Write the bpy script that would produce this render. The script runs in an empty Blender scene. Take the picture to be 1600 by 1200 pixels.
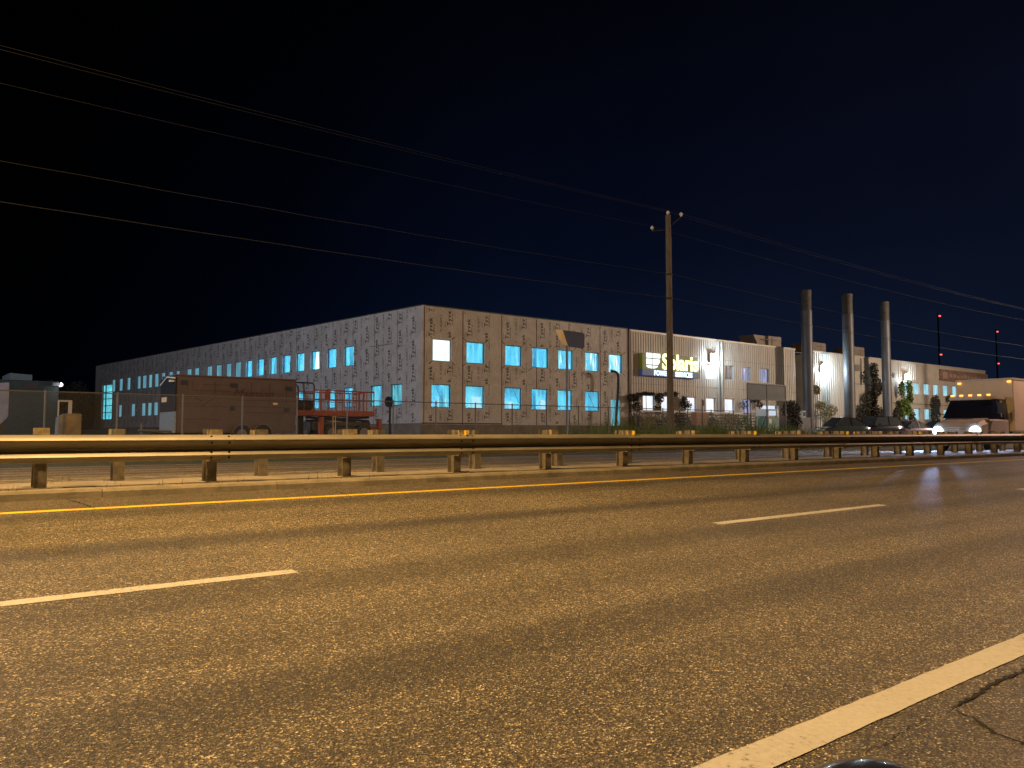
import bpy, bmesh, math, random
from mathutils import Vector, Matrix
R = math.radians
rnd = random.Random(11)
S = bpy.context.scene
C = S.collection
# ------------------------------------------------------------------ camera, sky, lamps, exposure
EYE = 1.2
F = 1250.0
HDG = math.atan(1570 / F)          # the road runs this far to the right of the view axis
PIT = math.atan(77 / F)
fwd = Vector((math.cos(HDG) * math.cos(PIT), math.sin(HDG) * math.cos(PIT), math.sin(PIT)))
rgt = Vector((math.sin(HDG), -math.cos(HDG), 0))
upv = rgt.cross(fwd)
cam = bpy.data.cameras.new('camera'); co = bpy.data.objects.new('camera', cam); C.objects.link(co)
cam.sensor_width = 36; cam.lens = 36 * F / 1600; cam.clip_end = 3000; cam.clip_start = 0.05
m = Matrix((rgt, upv, -fwd)).transposed().to_4x4(); m.translation = (0, 0, EYE)
co.matrix_world = m
S.camera = co

W = bpy.data.worlds.new("World"); S.world = W; W.use_nodes = True
nt = W.node_tree; nt.nodes.clear()
wo = nt.nodes.new('ShaderNodeOutputWorld'); bg = nt.nodes.new('ShaderNodeBackground')
tc = nt.nodes.new('ShaderNodeTexCoord')
dz = nt.nodes.new('ShaderNodeVectorMath'); dz.operation = 'DOT_PRODUCT'; dz.inputs[1].default_value = (0, 0, 1)
dx = nt.nodes.new('ShaderNodeVectorMath'); dx.operation = 'DOT_PRODUCT'; dx.inputs[1].default_value = (0.95, 0.3, 0)
r1 = nt.nodes.new('ShaderNodeValToRGB'); r2 = nt.nodes.new('ShaderNodeValToRGB')
e = r1.color_ramp.elements
e[0].position = 0.0; e[0].color = (0.0034, 0.0080, 0.0240, 1)
e[1].position = 0.5; e[1].color = (0.0014, 0.0016, 0.0042, 1)
n_ = e.new(0.22); n_.color = (0.0018, 0.0032, 0.0112, 1)
e = r2.color_ramp.elements
e[0].position = 0.42; e[0].color = (0.03, 0.04, 0.035, 1)
e[1].position = 1.0; e[1].color = (1.7, 1.45, 1.2, 1)
for p_, c_ in ((.62, (.18, .24, .24)), (.84, (.85, 1.0, .98))):
    n_ = e.new(p_); n_.color = (*c_, 1)
mx = nt.nodes.new('ShaderNodeMix'); mx.data_type = 'RGBA'; mx.blend_type = 'MULTIPLY'; mx.inputs[0].default_value = 1
nt.links.new(tc.outputs['Generated'], dz.inputs[0]); nt.links.new(tc.outputs['Generated'], dx.inputs[0])
nt.links.new(dz.outputs['Value'], r1.inputs[0]); nt.links.new(dx.outputs['Value'], r2.inputs[0])
nt.links.new(r1.outputs[0], mx.inputs[6]); nt.links.new(r2.outputs[0], mx.inputs[7])
sk = nt.nodes.new('ShaderNodeTexNoise'); sk.inputs['Scale'].default_value = 2.2; sk.inputs['Detail'].default_value = 5
nt.links.new(tc.outputs['Generated'], sk.inputs['Vector'])
r3_ = nt.nodes.new('ShaderNodeValToRGB'); r3_.color_ramp.elements[0].position = .3; r3_.color_ramp.elements[0].color = (.72, .74, .78, 1)
r3_.color_ramp.elements[1].position = .7; r3_.color_ramp.elements[1].color = (1.3, 1.25, 1.2, 1)
nt.links.new(sk.outputs[0], r3_.inputs[0])
mx2 = nt.nodes.new('ShaderNodeMix'); mx2.data_type = 'RGBA'; mx2.blend_type = 'MULTIPLY'; mx2.inputs[0].default_value = 1
nt.links.new(mx.outputs[2], mx2.inputs[6]); nt.links.new(r3_.outputs[0], mx2.inputs[7])
nt.links.new(mx2.outputs[2], bg.inputs[0]); bg.inputs[1].default_value = 1.0
nt.links.new(bg.outputs[0], wo.inputs[0])

S.view_settings.view_transform = 'Standard'; S.view_settings.look = 'None'
S.view_settings.exposure = 0; S.view_settings.gamma = 1
S.cycles.use_denoising = True
S.cycles.max_bounces = 6
S.cycles.sample_clamp_indirect = 1.5

def lamp(name, kind, loc, power, col, size=0.2, rot=None, sy=None, spot=None, blend=.3):
    d = bpy.data.lights.new(name, kind); d.energy = power; d.color = col
    if kind == 'AREA':
        d.size = size
        if sy: d.shape = 'RECTANGLE'; d.size_y = sy
    elif kind == 'SUN': d.angle = R(1)
    else: d.shadow_soft_size = size
    if spot: d.spot_size = spot; d.spot_blend = blend
    o = bpy.data.objects.new(name, d); C.objects.link(o); o.location = loc
    if rot is not None: o.rotation_euler = rot
    return o
SOD = (1.0, 0.60, 0.22)
lamp('street_lamp_light', 'POINT', (-6.0, 9.5, 9.6), 8500, SOD, .22)
lamp('street_lamp_light', 'POINT', (3.0, 7.6, 10.5), 7000, SOD, .25)
lamp('street_lamp_light', 'POINT', (43.0, 9.6, 10.5), 3600, (1.0, .58, .42), .3)
lamp('street_lamp_light', 'POINT', (92.0, 9.6, 10.5), 7000, (1.0, .66, .45), .3)
lamp('street_lamp_light', 'POINT', (88.0, 16.0, 12.0), 26000, (1.0, .76, .55), .3)  # extra lamp out of view, added to light the building front
# cool yard flood light beyond the left edge of the frame, washing the long side wall
lamp('yard_light', 'POINT', (-15.0, 45.0, 10.0), 14500, (.74, .81, 1.0), .3)

# ------------------------------------------------------------------ pixel measuring helpers (plain perspective surveying)
def ray(px, py):
    return fwd + rgt * ((px - 800) / F) + upv * ((600 - py) / F)
def at(px, py, Y):
    d = ray(px, py); t = Y / d.y
    return Vector((d.x * t, Y, EYE + d.z * t))
YF = 44.3
HC = at(660, 477, YF)              # top corner of the building
CX, ZT = HC.x, HC.z
# far end of the long side wall: the point of column 150 where the parapet height meets row 572
_d = ray(150, 572); _t = (ZT - EYE) / _d.z
FE = Vector((_d.x * _t, _d.y * _t, ZT))
SD = Vector((FE.x - CX, FE.y - YF, 0)); SLEN = SD.length; SD.normalize()
SN = Vector((SD.y, -SD.x, 0))      # points away from the wall
if SN.x > 0: SN = -SN
def side(px, py):                  # (u along side wall, z)
    d = ray(px, py); n = SN
    t = n.dot(Vector((CX, YF, EYE)) - Vector((0, 0, EYE))) / n.dot(d)
    p = d * t
    return (Vector((p.x, p.y, 0)) - Vector((CX, YF, 0))).dot(SD), EYE + p.z

# ------------------------------------------------------------------ materials
def mat(name, col, rough=.6, metal=0.0, ns=None, na=.25, bump=None, emis=None, es=1.0, spec=None, detail=4, stretch=None, coat=0):
    M = bpy.data.materials.new(name); M.use_nodes = True
    t = M.node_tree; b = t.nodes['Principled BSDF']
    b.inputs['Base Color'].default_value = (*col, 1); b.inputs['Roughness'].default_value = rough
    b.inputs['Metallic'].default_value = metal
    if spec is not None: b.inputs['Specular IOR Level'].default_value = spec
    if coat: b.inputs['Coat Weight'].default_value = coat; b.inputs['Coat Roughness'].default_value = .06
    if ns or bump:
        g = t.nodes.new('ShaderNodeNewGeometry'); src = g.outputs['Position']
        if stretch:
            mp = t.nodes.new('ShaderNodeMapping'); mp.inputs['Scale'].default_value = stretch
            t.links.new(src, mp.inputs['Vector']); src = mp.outputs[0]
    if ns:
        n = t.nodes.new('ShaderNodeTexNoise'); n.inputs['Scale'].default_value = ns; n.inputs['Detail'].default_value = detail
        n.inputs['Roughness'].default_value = .65
        t.links.new(src, n.inputs['Vector'])
        r = t.nodes.new('ShaderNodeValToRGB')
        r.color_ramp.elements[0].position = .32; r.color_ramp.elements[1].position = .68
        r.color_ramp.elements[0].color = (*[c * (1 - na) for c in col], 1)
        r.color_ramp.elements[1].color = (*[min(1, c * (1 + na)) for c in col], 1)
        t.links.new(n.outputs[0], r.inputs[0]); t.links.new(r.outputs[0], b.inputs['Base Color'])
    if bump:
        n2 = t.nodes.new('ShaderNodeTexNoise'); n2.inputs['Scale'].default_value = bump[0]; n2.inputs['Detail'].default_value = 5
        t.links.new(src, n2.inputs['Vector'])
        bp = t.nodes.new('ShaderNodeBump'); bp.inputs['Strength'].default_value = bump[1]; bp.inputs['Distance'].default_value = bump[2]
        t.links.new(n2.outputs[0], bp.inputs['Height']); t.links.new(bp.outputs[0], b.inputs['Normal'])
    if emis:
        b.inputs['Emission Color'].default_value = (*emis, 1); b.inputs['Emission Strength'].default_value = es
    return M

def nodes(name):
    M = bpy.data.materials.new(name); M.use_nodes = True
    return M, M.node_tree, M.node_tree.nodes['Principled BSDF']
def N(t, kind, **kw):
    n = t.nodes.new(kind)
    for k, v in kw.items():
        if k.startswith('i_'): n.inputs[k[2:].replace('_', ' ')].default_value = v
        else: setattr(n, k, v)
    return n
def ramp(t, src, stops):
    r = t.nodes.new('ShaderNodeValToRGB'); el = r.color_ramp.elements
    el[0].position, el[0].color = stops[0][0], (*stops[0][1], 1)
    el[1].position, el[1].color = stops[-1][0], (*stops[-1][1], 1)
    for p, c in stops[1:-1]:
        q = el.new(p); q.color = (*c, 1)
    t.links.new(src, r.inputs[0]); return r
def mixc(t, a, b, f, mode='MIX'):
    n = t.nodes.new('ShaderNodeMix'); n.data_type = 'RGBA'; n.blend_type = mode
    for i, v in ((0, f), (6, a), (7, b)):
        if hasattr(v, 'is_linked') or hasattr(v, 'links'): t.links.new(v, n.inputs[i])
        else: n.inputs[i].default_value = v if i == 0 else (*v, 1)
    return n.outputs[2]

def asphalt(name, base, stone, yoff, period, wear, streak=.35, grain=1.0):
    M, t, b = nodes(name)
    g = N(t, 'ShaderNodeNewGeometry')
    P = g.outputs['Position']
    v = N(t, 'ShaderNodeTexVoronoi', i_Scale=140.0 * grain); t.links.new(P, v.inputs['Vector'])
    v2 = N(t, 'ShaderNodeTexVoronoi', i_Scale=105.0 * grain); t.links.new(P, v2.inputs['Vector'])
    sx = N(t, 'ShaderNodeSeparateColor'); t.links.new(v.outputs['Color'], sx.inputs[0])
    sx2 = N(t, 'ShaderNodeSeparateColor'); t.links.new(v2.outputs['Color'], sx2.inputs[0])
    a = ramp(t, sx.outputs[0], [(0, tuple(c * .22 for c in base)), (.5, tuple(c * .8 for c in base)), (.84, tuple(c * 1.6 for c in base)), (1, stone)]).outputs[0]
    c2 = ramp(t, sx2.outputs[1], [(0, (.55, .55, .55)), (.7, (1.02, 1.02, 1.02)), (1, (2.2, 2.2, 2.1))]).outputs[0]
    c = mixc(t, a, c2, .85, 'MULTIPLY')
    v3 = N(t, 'ShaderNodeTexVoronoi', i_Scale=26.0 * grain); t.links.new(P, v3.inputs['Vector'])
    sx3 = N(t, 'ShaderNodeSeparateColor'); t.links.new(v3.outputs['Color'], sx3.inputs[0])
    c3 = ramp(t, sx3.outputs[2], [(0, (.62, .62, .62)), (.5, (.95, .95, .95)), (.9, (1.15, 1.15, 1.15)), (1, (1.9, 1.9, 1.8))]).outputs[0]
    c = mixc(t, c, c3, .45, 'MULTIPLY')
    nz = N(t, 'ShaderNodeTexNoise', i_Scale=.55, i_Detail=5.0); t.links.new(P, nz.inputs['Vector'])
    nr = ramp(t, nz.outputs[0], [(.3, (.78, .78, .78)), (.7, (1.22, 1.22, 1.22))]).outputs[0]
    c = mixc(t, c, nr, .8, 'MULTIPLY')
    # darkened, oil-stained lanes of wheel travel running along the road
    sep = N(t, 'ShaderNodeSeparateXYZ'); t.links.new(P, sep.inputs[0])
    wob = N(t, 'ShaderNodeTexNoise', i_Scale=.12, i_Detail=2.0); t.links.new(P, wob.inputs['Vector'])
    m1 = N(t, 'ShaderNodeMath', operation='MULTIPLY_ADD'); t.links.new(wob.outputs[0], m1.inputs[0]); m1.inputs[1].default_value = .5
    t.links.new(sep.outputs['Y'], m1.inputs[2])
    m2 = N(t, 'ShaderNodeMath', operation='MULTIPLY_ADD'); t.links.new(m1.outputs[0], m2.inputs[0])
    m2.inputs[1].default_value = 2 * math.pi / period; m2.inputs[2].default_value = yoff
    m3 = N(t, 'ShaderNodeMath', operation='COSINE'); t.links.new(m2.outputs[0], m3.inputs[0])
    wr = ramp(t, m3.outputs[0], [(0, (1, 1, 1)), (.35, (1, 1, 1)), (1, (1 - wear,) * 3)]).outputs[0]
    mp = N(t, 'ShaderNodeMapping'); mp.inputs['Scale'].default_value = (.05, 2.2, 1); t.links.new(P, mp.inputs[0])
    ns = N(t, 'ShaderNodeTexNoise', i_Scale=1.0, i_Detail=4.0); t.links.new(mp.outputs[0], ns.inputs['Vector'])
    sr = ramp(t, ns.outputs[0], [(.3, (1 - streak,) * 3), (.7, (1 + streak * .6,) * 3)]).outputs[0]
    c = mixc(t, c, wr, 1.0, 'MULTIPLY'); c = mixc(t, c, sr, 1.0, 'MULTIPLY')
    t.links.new(c, b.inputs['Base Color'])
    b.inputs['Roughness'].default_value = .62; b.inputs['Specular IOR Level'].default_value = .5
    bp = N(t, 'ShaderNodeBump', i_Strength=.75, i_Distance=.012)
    ad = N(t, 'ShaderNodeMath', operation='ADD'); t.links.new(v.outputs['Distance'], ad.inputs[0]); t.links.new(v2.outputs['Distance'], ad.inputs[1])
    t.links.new(ad.outputs[0], bp.inputs['Height']); t.links.new(bp.outputs[0], b.inputs['Normal'])
    return M

def worn_paint(name, col, worn, amount=.42):
    M, t, b = nodes(name)
    g = N(t, 'ShaderNodeNewGeometry'); P = g.outputs['Position']
    n = N(t, 'ShaderNodeTexNoise', i_Scale=42.0, i_Detail=5.0, i_Roughness=.7); t.links.new(P, n.inputs['Vector'])
    n2 = N(t, 'ShaderNodeTexNoise', i_Scale=1.6, i_Detail=3.0); t.links.new(P, n2.inputs['Vector'])
    ad = N(t, 'ShaderNodeMath', operation='MULTIPLY_ADD'); t.links.new(n2.outputs[0], ad.inputs[0]); ad.inputs[1].default_value = .35
    t.links.new(n.outputs[0], ad.inputs[2])
    c = ramp(t, ad.outputs[0], [(amount - .03, worn), (amount + .05, tuple(x * .85 for x in col)), (amount + .3, col)]).outputs[0]
    t.links.new(c, b.inputs['Base Color']); b.inputs['Roughness'].default_value = .75
    return M

M_road = asphalt('asphalt_near', (.112, .092, .060), (.62, .54, .36), 1.2, 1.82, .36, .34)
M_shoulder = asphalt('asphalt_shoulder', (.105, .086, .060), (.30, .26, .19), 0, 1.82, .0, .15, 1.2)
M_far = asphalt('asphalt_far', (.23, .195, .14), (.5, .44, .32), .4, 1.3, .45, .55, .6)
M_white = worn_paint('road_paint_white', (.48, .47, .45), (.16, .15, .13), .50)
M_dash = worn_paint('road_paint_dash', (.50, .48, .44), (.14, .13, .115), .55)
M_yellow = worn_paint('road_paint_yellow', (.62, .44, .02), (.22, .15, .05), .48)
M_conc = mat('kerb_concrete', (.20, .175, .13), .85, ns=3.0, na=.35, bump=(40, .5, .01), detail=8)
M_med = mat('median_concrete', (.22, .19, .14), .9, ns=1.6, na=.28, bump=(60, .4, .01), detail=8)
M_galv = mat('galvanised_steel', (.25, .23, .19), .5, .35, ns=2.2, na=.22, bump=(9, .12, .01), detail=6, stretch=(.6, 1, 3))
M_post = mat('weathered_post_steel', (.17, .15, .12), .6, .35, ns=9, na=.4, detail=6)
M_block = mat('timber_spacer', (.30, .25, .16), .85, ns=14, na=.4, bump=(30, .4, .01))
M_bolt = mat('dark_bolt', (.03, .028, .025), .5, .6)
M_refl = mat('amber_reflector', (.60, .36, .02), .3, emis=(1, .55, .03), es=.12)  # faint glow stands in for the light a reflector returns
M_crack = mat('crack_shadow', (.012, .010, .008), .95)
M_dirt = mat('yard_gravel', (.13, .115, .095), .95, ns=1.1, na=.45, bump=(12, .6, .03), detail=9)
M_verge = mat('verge_soil', (.06, .07, .03), .95, ns=2.5, na=.5, bump=(12, .6, .05), detail=8)
M_grass = mat('weed_blades', (.10, .15, .035), .8, ns=3.0, na=.6)
M_grass2 = mat('dry_grass', (.26, .20, .09), .85, ns=6.0, na=.4)
M_red = mat('red_seam_tape', (.10, .018, .014), .6)
M_ink = mat('wrap_ink', (.022, .022, .028), .7)
M_ink2 = mat('wrap_ink_faint', (.13, .12, .11), .7)
M_foot = mat('foundation', (.18, .16, .13), .9, ns=1.0, na=.35, detail=8)
M_frame = mat('dark_frame', (.02, .022, .028), .5)
M_blueframe = mat('blue_white_frame', (.55, .60, .75), .4)
M_roof = mat('roof_membrane', (.10, .10, .10), .9)
M_in = mat('interior_paint', (.75, .75, .75), .9, ns=.9, na=.18)
M_indark = mat('interior_column', (.20, .22, .25), .8)
M_trim = mat('parapet_trim', (.42, .38, .33), .45, .2)
M_wood = mat('pole_wood', (.13, .11, .09), .9, ns=3.0, na=.45, bump=(14, .5, .01), stretch=(6, 6, .6), detail=8)
M_wire = mat('wire_alu', (.02, .02, .022), .7, .0)
M_wired = mat('wire_dark', (.055, .055, .055), .6, .0)
M_ins = mat('porcelain', (.75, .75, .78), .25)
M_signback = mat('sign_back', (.022, .018, .012), .7)
M_signfold = mat('sign_fold_lit', (.62, .50, .36), .5, .1)  # bent edge of the same plate, its light put into a paler colour
M_tin = mat('stack_steel', (.095, .10, .115), .5, .3, ns=.9, na=.25, detail=6, stretch=(3, 3, .6))
M_black = mat('black_rubber', (.012, .012, .013), .55)
M_blackp = mat('black_gloss', (.012, .013, .016), .22, coat=.8)
M_orange = mat('lift_orange', (.28, .065, .03), .5, ns=6, na=.3)
M_trailer = mat('trailer_skin', (.085, .060, .055), .6, ns=2.2, na=.14, detail=8)
M_line = mat('trailer_seam', (.055, .022, .016), .7)
M_trd = mat('trailer_nose', (.012, .013, .016), .4)
M_plate = mat('chequer_plate', (.42, .46, .48), .35, .6, ns=20, na=.4)
M_cream = mat('cream_label', (.75, .55, .32), .6)
M_rim = mat('rim_alloy', (.35, .35, .36), .35, .8)
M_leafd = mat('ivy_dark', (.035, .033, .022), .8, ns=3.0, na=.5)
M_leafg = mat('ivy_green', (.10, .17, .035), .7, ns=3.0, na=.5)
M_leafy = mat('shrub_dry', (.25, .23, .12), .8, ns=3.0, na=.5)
M_bark = mat('bark', (.07, .05, .035), .9)
M_steel = mat('grey_steel', (.13, .13, .13), .6, .3)
M_rtu = mat('rooftop_unit', (.24, .20, .165), .6, .2, ns=1.5, na=.2)
M_green = mat('green_panel', (.12, .24, .19), .55, ns=3, na=.2)
M_whitep = mat('white_paint', (.70, .72, .72), .5)
M_brownc = mat('concrete_block', (.20, .15, .085), .9, ns=3, na=.35, detail=8)
M_greyc = mat('concrete_block_side', (.17, .165, .15), .9, ns=3, na=.35, detail=8)
M_sheet = mat('cyan_tarp', (.10, .42, .50), .45, ns=2.5, na=.5, bump=(5, .8, .1))

def emit(name, col, s=1.0):
    M = bpy.data.materials.new(name); M.use_nodes = True; t = M.node_tree; t.nodes.clear()
    o = t.nodes.new('ShaderNodeOutputMaterial'); em = t.nodes.new('ShaderNodeEmission')
    em.inputs[0].default_value = (*col, 1); em.inputs[1].default_value = s
    t.links.new(em.outputs[0], o.inputs[0]); return M
M_hot = emit('lamp_white', (.80, .95, 1.0), 4.0)
M_hotcyan = emit('work_lamp_cyan', (.45, .95, 1.0), 3.0)
M_red_l = emit('aviation_red', (1.0, .10, .06), 3.0)
M_amb = emit('marker_amber', (1.0, .42, .06), 3.0)
M_head = emit('headlamp_blue_white', (.50, .75, 1.0), 16.0)
M_signY = emit('sign_yellow', (1.0, 1.0, .42), 2.3)
M_signW = emit('sign_white', (.9, 1.0, 1.0), 1.5)
M_signB = emit('sign_blue_white', (.62, .80, 1.0), 2.0)
M_inlamp = emit('interior_doorway', (.70, .92, 1.0), 1.15)

def sheet(name, ca, cb, s=1.0, sc=1.4, stretch=(3, 3, .35), trans=.0, seed=0.0):
    """thin translucent sheeting or blind glowing with the light behind it"""
    M = bpy.data.materials.new(name); M.use_nodes = True; t = M.node_tree; t.nodes.clear()
    o = t.nodes.new('ShaderNodeOutputMaterial'); em = t.nodes.new('ShaderNodeEmission')
    g = N(t, 'ShaderNodeNewGeometry'); mp = N(t, 'ShaderNodeMapping'); mp.inputs['Scale'].default_value = stretch
    mp.inputs['Location'].default_value = (seed, seed, seed)
    mp.inputs['Rotation'].default_value = (.15, .2, .3)
    t.links.new(g.outputs['Position'], mp.inputs[0])
    n = N(t, 'ShaderNodeTexNoise', i_Scale=sc, i_Detail=3.0, i_Distortion=.8); t.links.new(mp.outputs[0], n.inputs['Vector'])
    r = ramp(t, n.outputs[0], [(.34, ca), (.62, cb)])
    t.links.new(r.outputs[0], em.inputs[0]); em.inputs[1].default_value = s
    gl = N(t, 'ShaderNodeBsdfGlossy', i_Roughness=.15); gl.inputs[0].default_value = (.6, .6, .6, 1)
    bp = N(t, 'ShaderNodeBump', i_Strength=.6, i_Distance=.05); t.links.new(n.outputs[0], bp.inputs['Height'])
    t.links.new(bp.outputs[0], gl.inputs['Normal'])
    m1 = N(t, 'ShaderNodeMixShader'); m1.inputs[0].default_value = .06
    src = em.outputs[0]
    if trans:
        tr = N(t, 'ShaderNodeBsdfTransparent'); m2 = N(t, 'ShaderNodeMixShader')
        f = ramp(t, n.outputs[0], [(.30, (trans + .18,) * 3), (.66, (max(0, trans - .25),) * 3)])
        t.links.new(f.outputs[0], m2.inputs[0]); t.links.new(em.outputs[0], m2.inputs[1]); t.links.new(tr.outputs[0], m2.inputs[2])
        src = m2.outputs[0]
    t.links.new(src, m1.inputs[1]); t.links.new(gl.outputs[0], m1.inputs[2]); t.links.new(m1.outputs[0], o.inputs[0])
    return M
CY = [sheet('cyan_sheeting', (.03, .42, .85), (.22, .90, 1.0), 1.0, 1.3, trans=.60, seed=3.1 * k) for k in range(4)]
CYB = sheet('cyan_sheeting_bright', (.62, 1.0, 1.0), (.95, 1.0, 1.0), 1.4)
CYF = [sheet('dull_cyan_sheet', (.08, .24, .33), (.18, .44, .54), .9, 1.2, seed=k * 5.0) for k in range(2)]
WB = [sheet('office_glass_bright', (.72, .82, 1.0), (1.0, 1.0, 1.0), 1.15, 1.0, seed=k * 2.7) for k in range(2)]
WD = sheet('office_blind', (.16, .18, .30), (.42, .46, .72), .9, 1.2, (4, 4, .2))
WDD = sheet('office_dim', (.10, .105, .13), (.16, .16, .19), .9, 1.2, (4, 4, .2))
WC = [sheet('far_glass_cyan', (.20, .50, .66), (.50, .88, .98), .95, 1.0, (2, 2, .5), seed=k * 4.2) for k in range(2)]

def wrap_mat(name, col, crease=.5):
    M, t, b = nodes(name)
    g = N(t, 'ShaderNodeNewGeometry'); P = g.outputs['Position']
    n = N(t, 'ShaderNodeTexNoise', i_Scale=.7, i_Detail=6.0, i_Distortion=1.2); t.links.new(P, n.inputs['Vector'])
    v = N(t, 'ShaderNodeTexVoronoi', feature='DISTANCE_TO_EDGE', i_Scale=.75)
    mp = N(t, 'ShaderNodeVectorMath', operation='ADD'); t.links.new(P, mp.inputs[0]); t.links.new(n.outputs['Color'], mp.inputs[1])
    t.links.new(mp.outputs[0], v.inputs['Vector'])
    c = ramp(t, n.outputs[0], [(.3, tuple(x * .82 for x in col)), (.7, tuple(min(1, x * 1.1) for x in col))]).outputs[0]
    t.links.new(c, b.inputs['Base Color']); b.inputs['Roughness'].default_value = .45
    cr = ramp(t, v.outputs['Distance'], [(0, (.55, .55, .55)), (.05, (1, 1, 1))])
    n3 = N(t, 'ShaderNodeTexNoise', i_Scale=4.0, i_Detail=6.0, i_Distortion=2.0); t.links.new(P, n3.inputs['Vector'])
    ad = N(t, 'ShaderNodeMath', operation='MULTIPLY_ADD'); t.links.new(n3.outputs[0], ad.inputs[0]); ad.inputs[1].default_value = 2.2
    t.links.new(cr.outputs[0], ad.inputs[2])
    bp = N(t, 'ShaderNodeBump', i_Strength=crease, i_Distance=.06); t.links.new(ad.outputs[0], bp.inputs['Height'])
    t.links.new(bp.outputs[0], b.inputs['Normal'])
    return M
M_wrap = wrap_mat('house_wrap', (.60, .58, .57), .7)
M_wrapside = wrap_mat('house_wrap_side', (.56, .56, .57), .6)  # same wrap as the front, the side's cooler light toned into its colour
M_clad = mat('metal_cladding', (.46, .44, .41), .55, .08, ns=.5, na=.16, detail=6, stretch=(2, 2, .4))
M_panel = mat('smooth_wall_panel', (.34, .31, .27), .7, ns=.7, na=.18, detail=7)

# ------------------------------------------------------------------ mesh helpers
class MB:
    def __init__(s): s.v = []; s.f = []
    def quad(s, a, b, c, d):
        i = len(s.v); s.v += [tuple(a), tuple(b), tuple(c), tuple(d)]; s.f.append((i, i + 1, i + 2, i + 3)); return s
    def tri(s, a, b, c):
        i = len(s.v); s.v += [tuple(a), tuple(b), tuple(c)]; s.f.append((i, i + 1, i + 2)); return s
    def box(s, x0, x1, y0, y1, z0, z1, M=None):
        i = len(s.v)
        p = [Vector((x, y, z)) for z in (z0, z1) for y in (y0, y1) for x in (x0, x1)]
        if M: p = [M @ q for q in p]
        s.v += [tuple(q) for q in p]
        for f in ((0, 2, 3, 1), (4, 5, 7, 6), (0, 1, 5, 4), (2, 6, 7, 3), (0, 4, 6, 2), (1, 3, 7, 5)):
            s.f.append(tuple(i + k for k in f))
        return s
    def tube(s, pts, r, n=8, r2=None, caps=True):
        pts = [Vector(p) for p in pts]; i0 = len(s.v); L = len(pts)
        for k, p in enumerate(pts):
            d = (pts[min(k + 1, L - 1)] - pts[max(k - 1, 0)]).normalized()
            a = d.cross(Vector((0, 0, 1)) if abs(d.z) < .9 else Vector((1, 0, 0))).normalized(); b = d.cross(a)
            rr = r if r2 is None else r + (r2 - r) * k / (L - 1)
            for j in range(n):
                t = 2 * math.pi * j / n
                s.v.append(tuple(p + a * math.cos(t) * rr + b * math.sin(t) * rr))
        for k in range(L - 1):
            for j in range(n):
                s.f.append((i0 + k * n + j, i0 + k * n + (j + 1) % n, i0 + (k + 1) * n + (j + 1) % n, i0 + (k + 1) * n + j))
        if caps:
            s.f.append(tuple(i0 + j for j in range(n))[::-1]); s.f.append(tuple(i0 + (L - 1) * n + j for j in range(n)))
        return s
    def prism(s, poly, y0, y1, M=None, inset=0):
        """polygon in (x,z) extruded along y"""
        i = len(s.v); n = len(poly)
        for y in (y0, y1):
            for (x, z) in poly:
                q = Vector((x, y, z)); s.v.append(tuple(M @ q if M else q))
        s.f.append(tuple(range(i, i + n))); s.f.append(tuple(range(i + 2 * n - 1, i + n - 1, -1)))
        for k in range(n): s.f.append((i + k, i + n + k, i + n + (k + 1) % n, i + (k + 1) % n))
        return s
    def loft(s, rings, closed=True):
        i = len(s.v); n = len(rings[0])
        for r_ in rings: s.v += [tuple(p) for p in r_]
        for k in range(len(rings) - 1):
            for j in range(n if closed else n - 1):
                s.f.append((i + k * n + j, i + k * n + (j + 1) % n, i + (k + 1) * n + (j + 1) % n, i + (k + 1) * n + j))
        if closed:
            s.f.append(tuple(i + j for j in range(n))[::-1]); s.f.append(tuple(i + (len(rings) - 1) * n + j for j in range(n)))
        return s
    def build(s, name, m, parent=None, smooth=False, bevel=0, off=None):
        me = bpy.data.meshes.new(name); v = s.v
        if off is not None: v = [(a - off[0], b - off[1], c - off[2]) for a, b, c in v]
        me.from_pydata(v, [], s.f); me.materials.append(m)
        bm = bmesh.new(); bm.from_mesh(me); bmesh.ops.recalc_face_normals(bm, faces=bm.faces)
        if bevel:
            bmesh.ops.bevel(bm, geom=list(bm.edges), offset=bevel, segments=2, affect='EDGES', clamp_overlap=True)
        bm.to_mesh(me); bm.free()
        if smooth:
            for p in me.polygons: p.use_smooth = True
            try: me.set_sharp_from_angle(angle=R(38))
            except Exception: pass
        o = bpy.data.objects.new(name, me); C.objects.link(o)
        if parent is not None: o.parent = parent
        if off is not None: o.location = off
        return o
def thing(name, label, cat, loc=(0, 0, 0), rz=0, group=None):
    o = bpy.data.objects.new(name, None); C.objects.link(o); o.location = loc; o.rotation_euler = (0, 0, rz)
    o.empty_display_size = .2
    o['label'] = label; o['category'] = cat
    if group: o['group'] = group
    return o
def tag(o, label, cat, group=None, kind=None):
    o['label'] = label; o['category'] = cat
    if group: o['group'] = group
    if kind: o['kind'] = kind
    return o
def struct(o): o['kind'] = 'structure'; return o
def part(o, parent, loc, name=None):
    c = o.copy(); C.objects.link(c); c.parent = parent; c.location = loc
    return c

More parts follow.
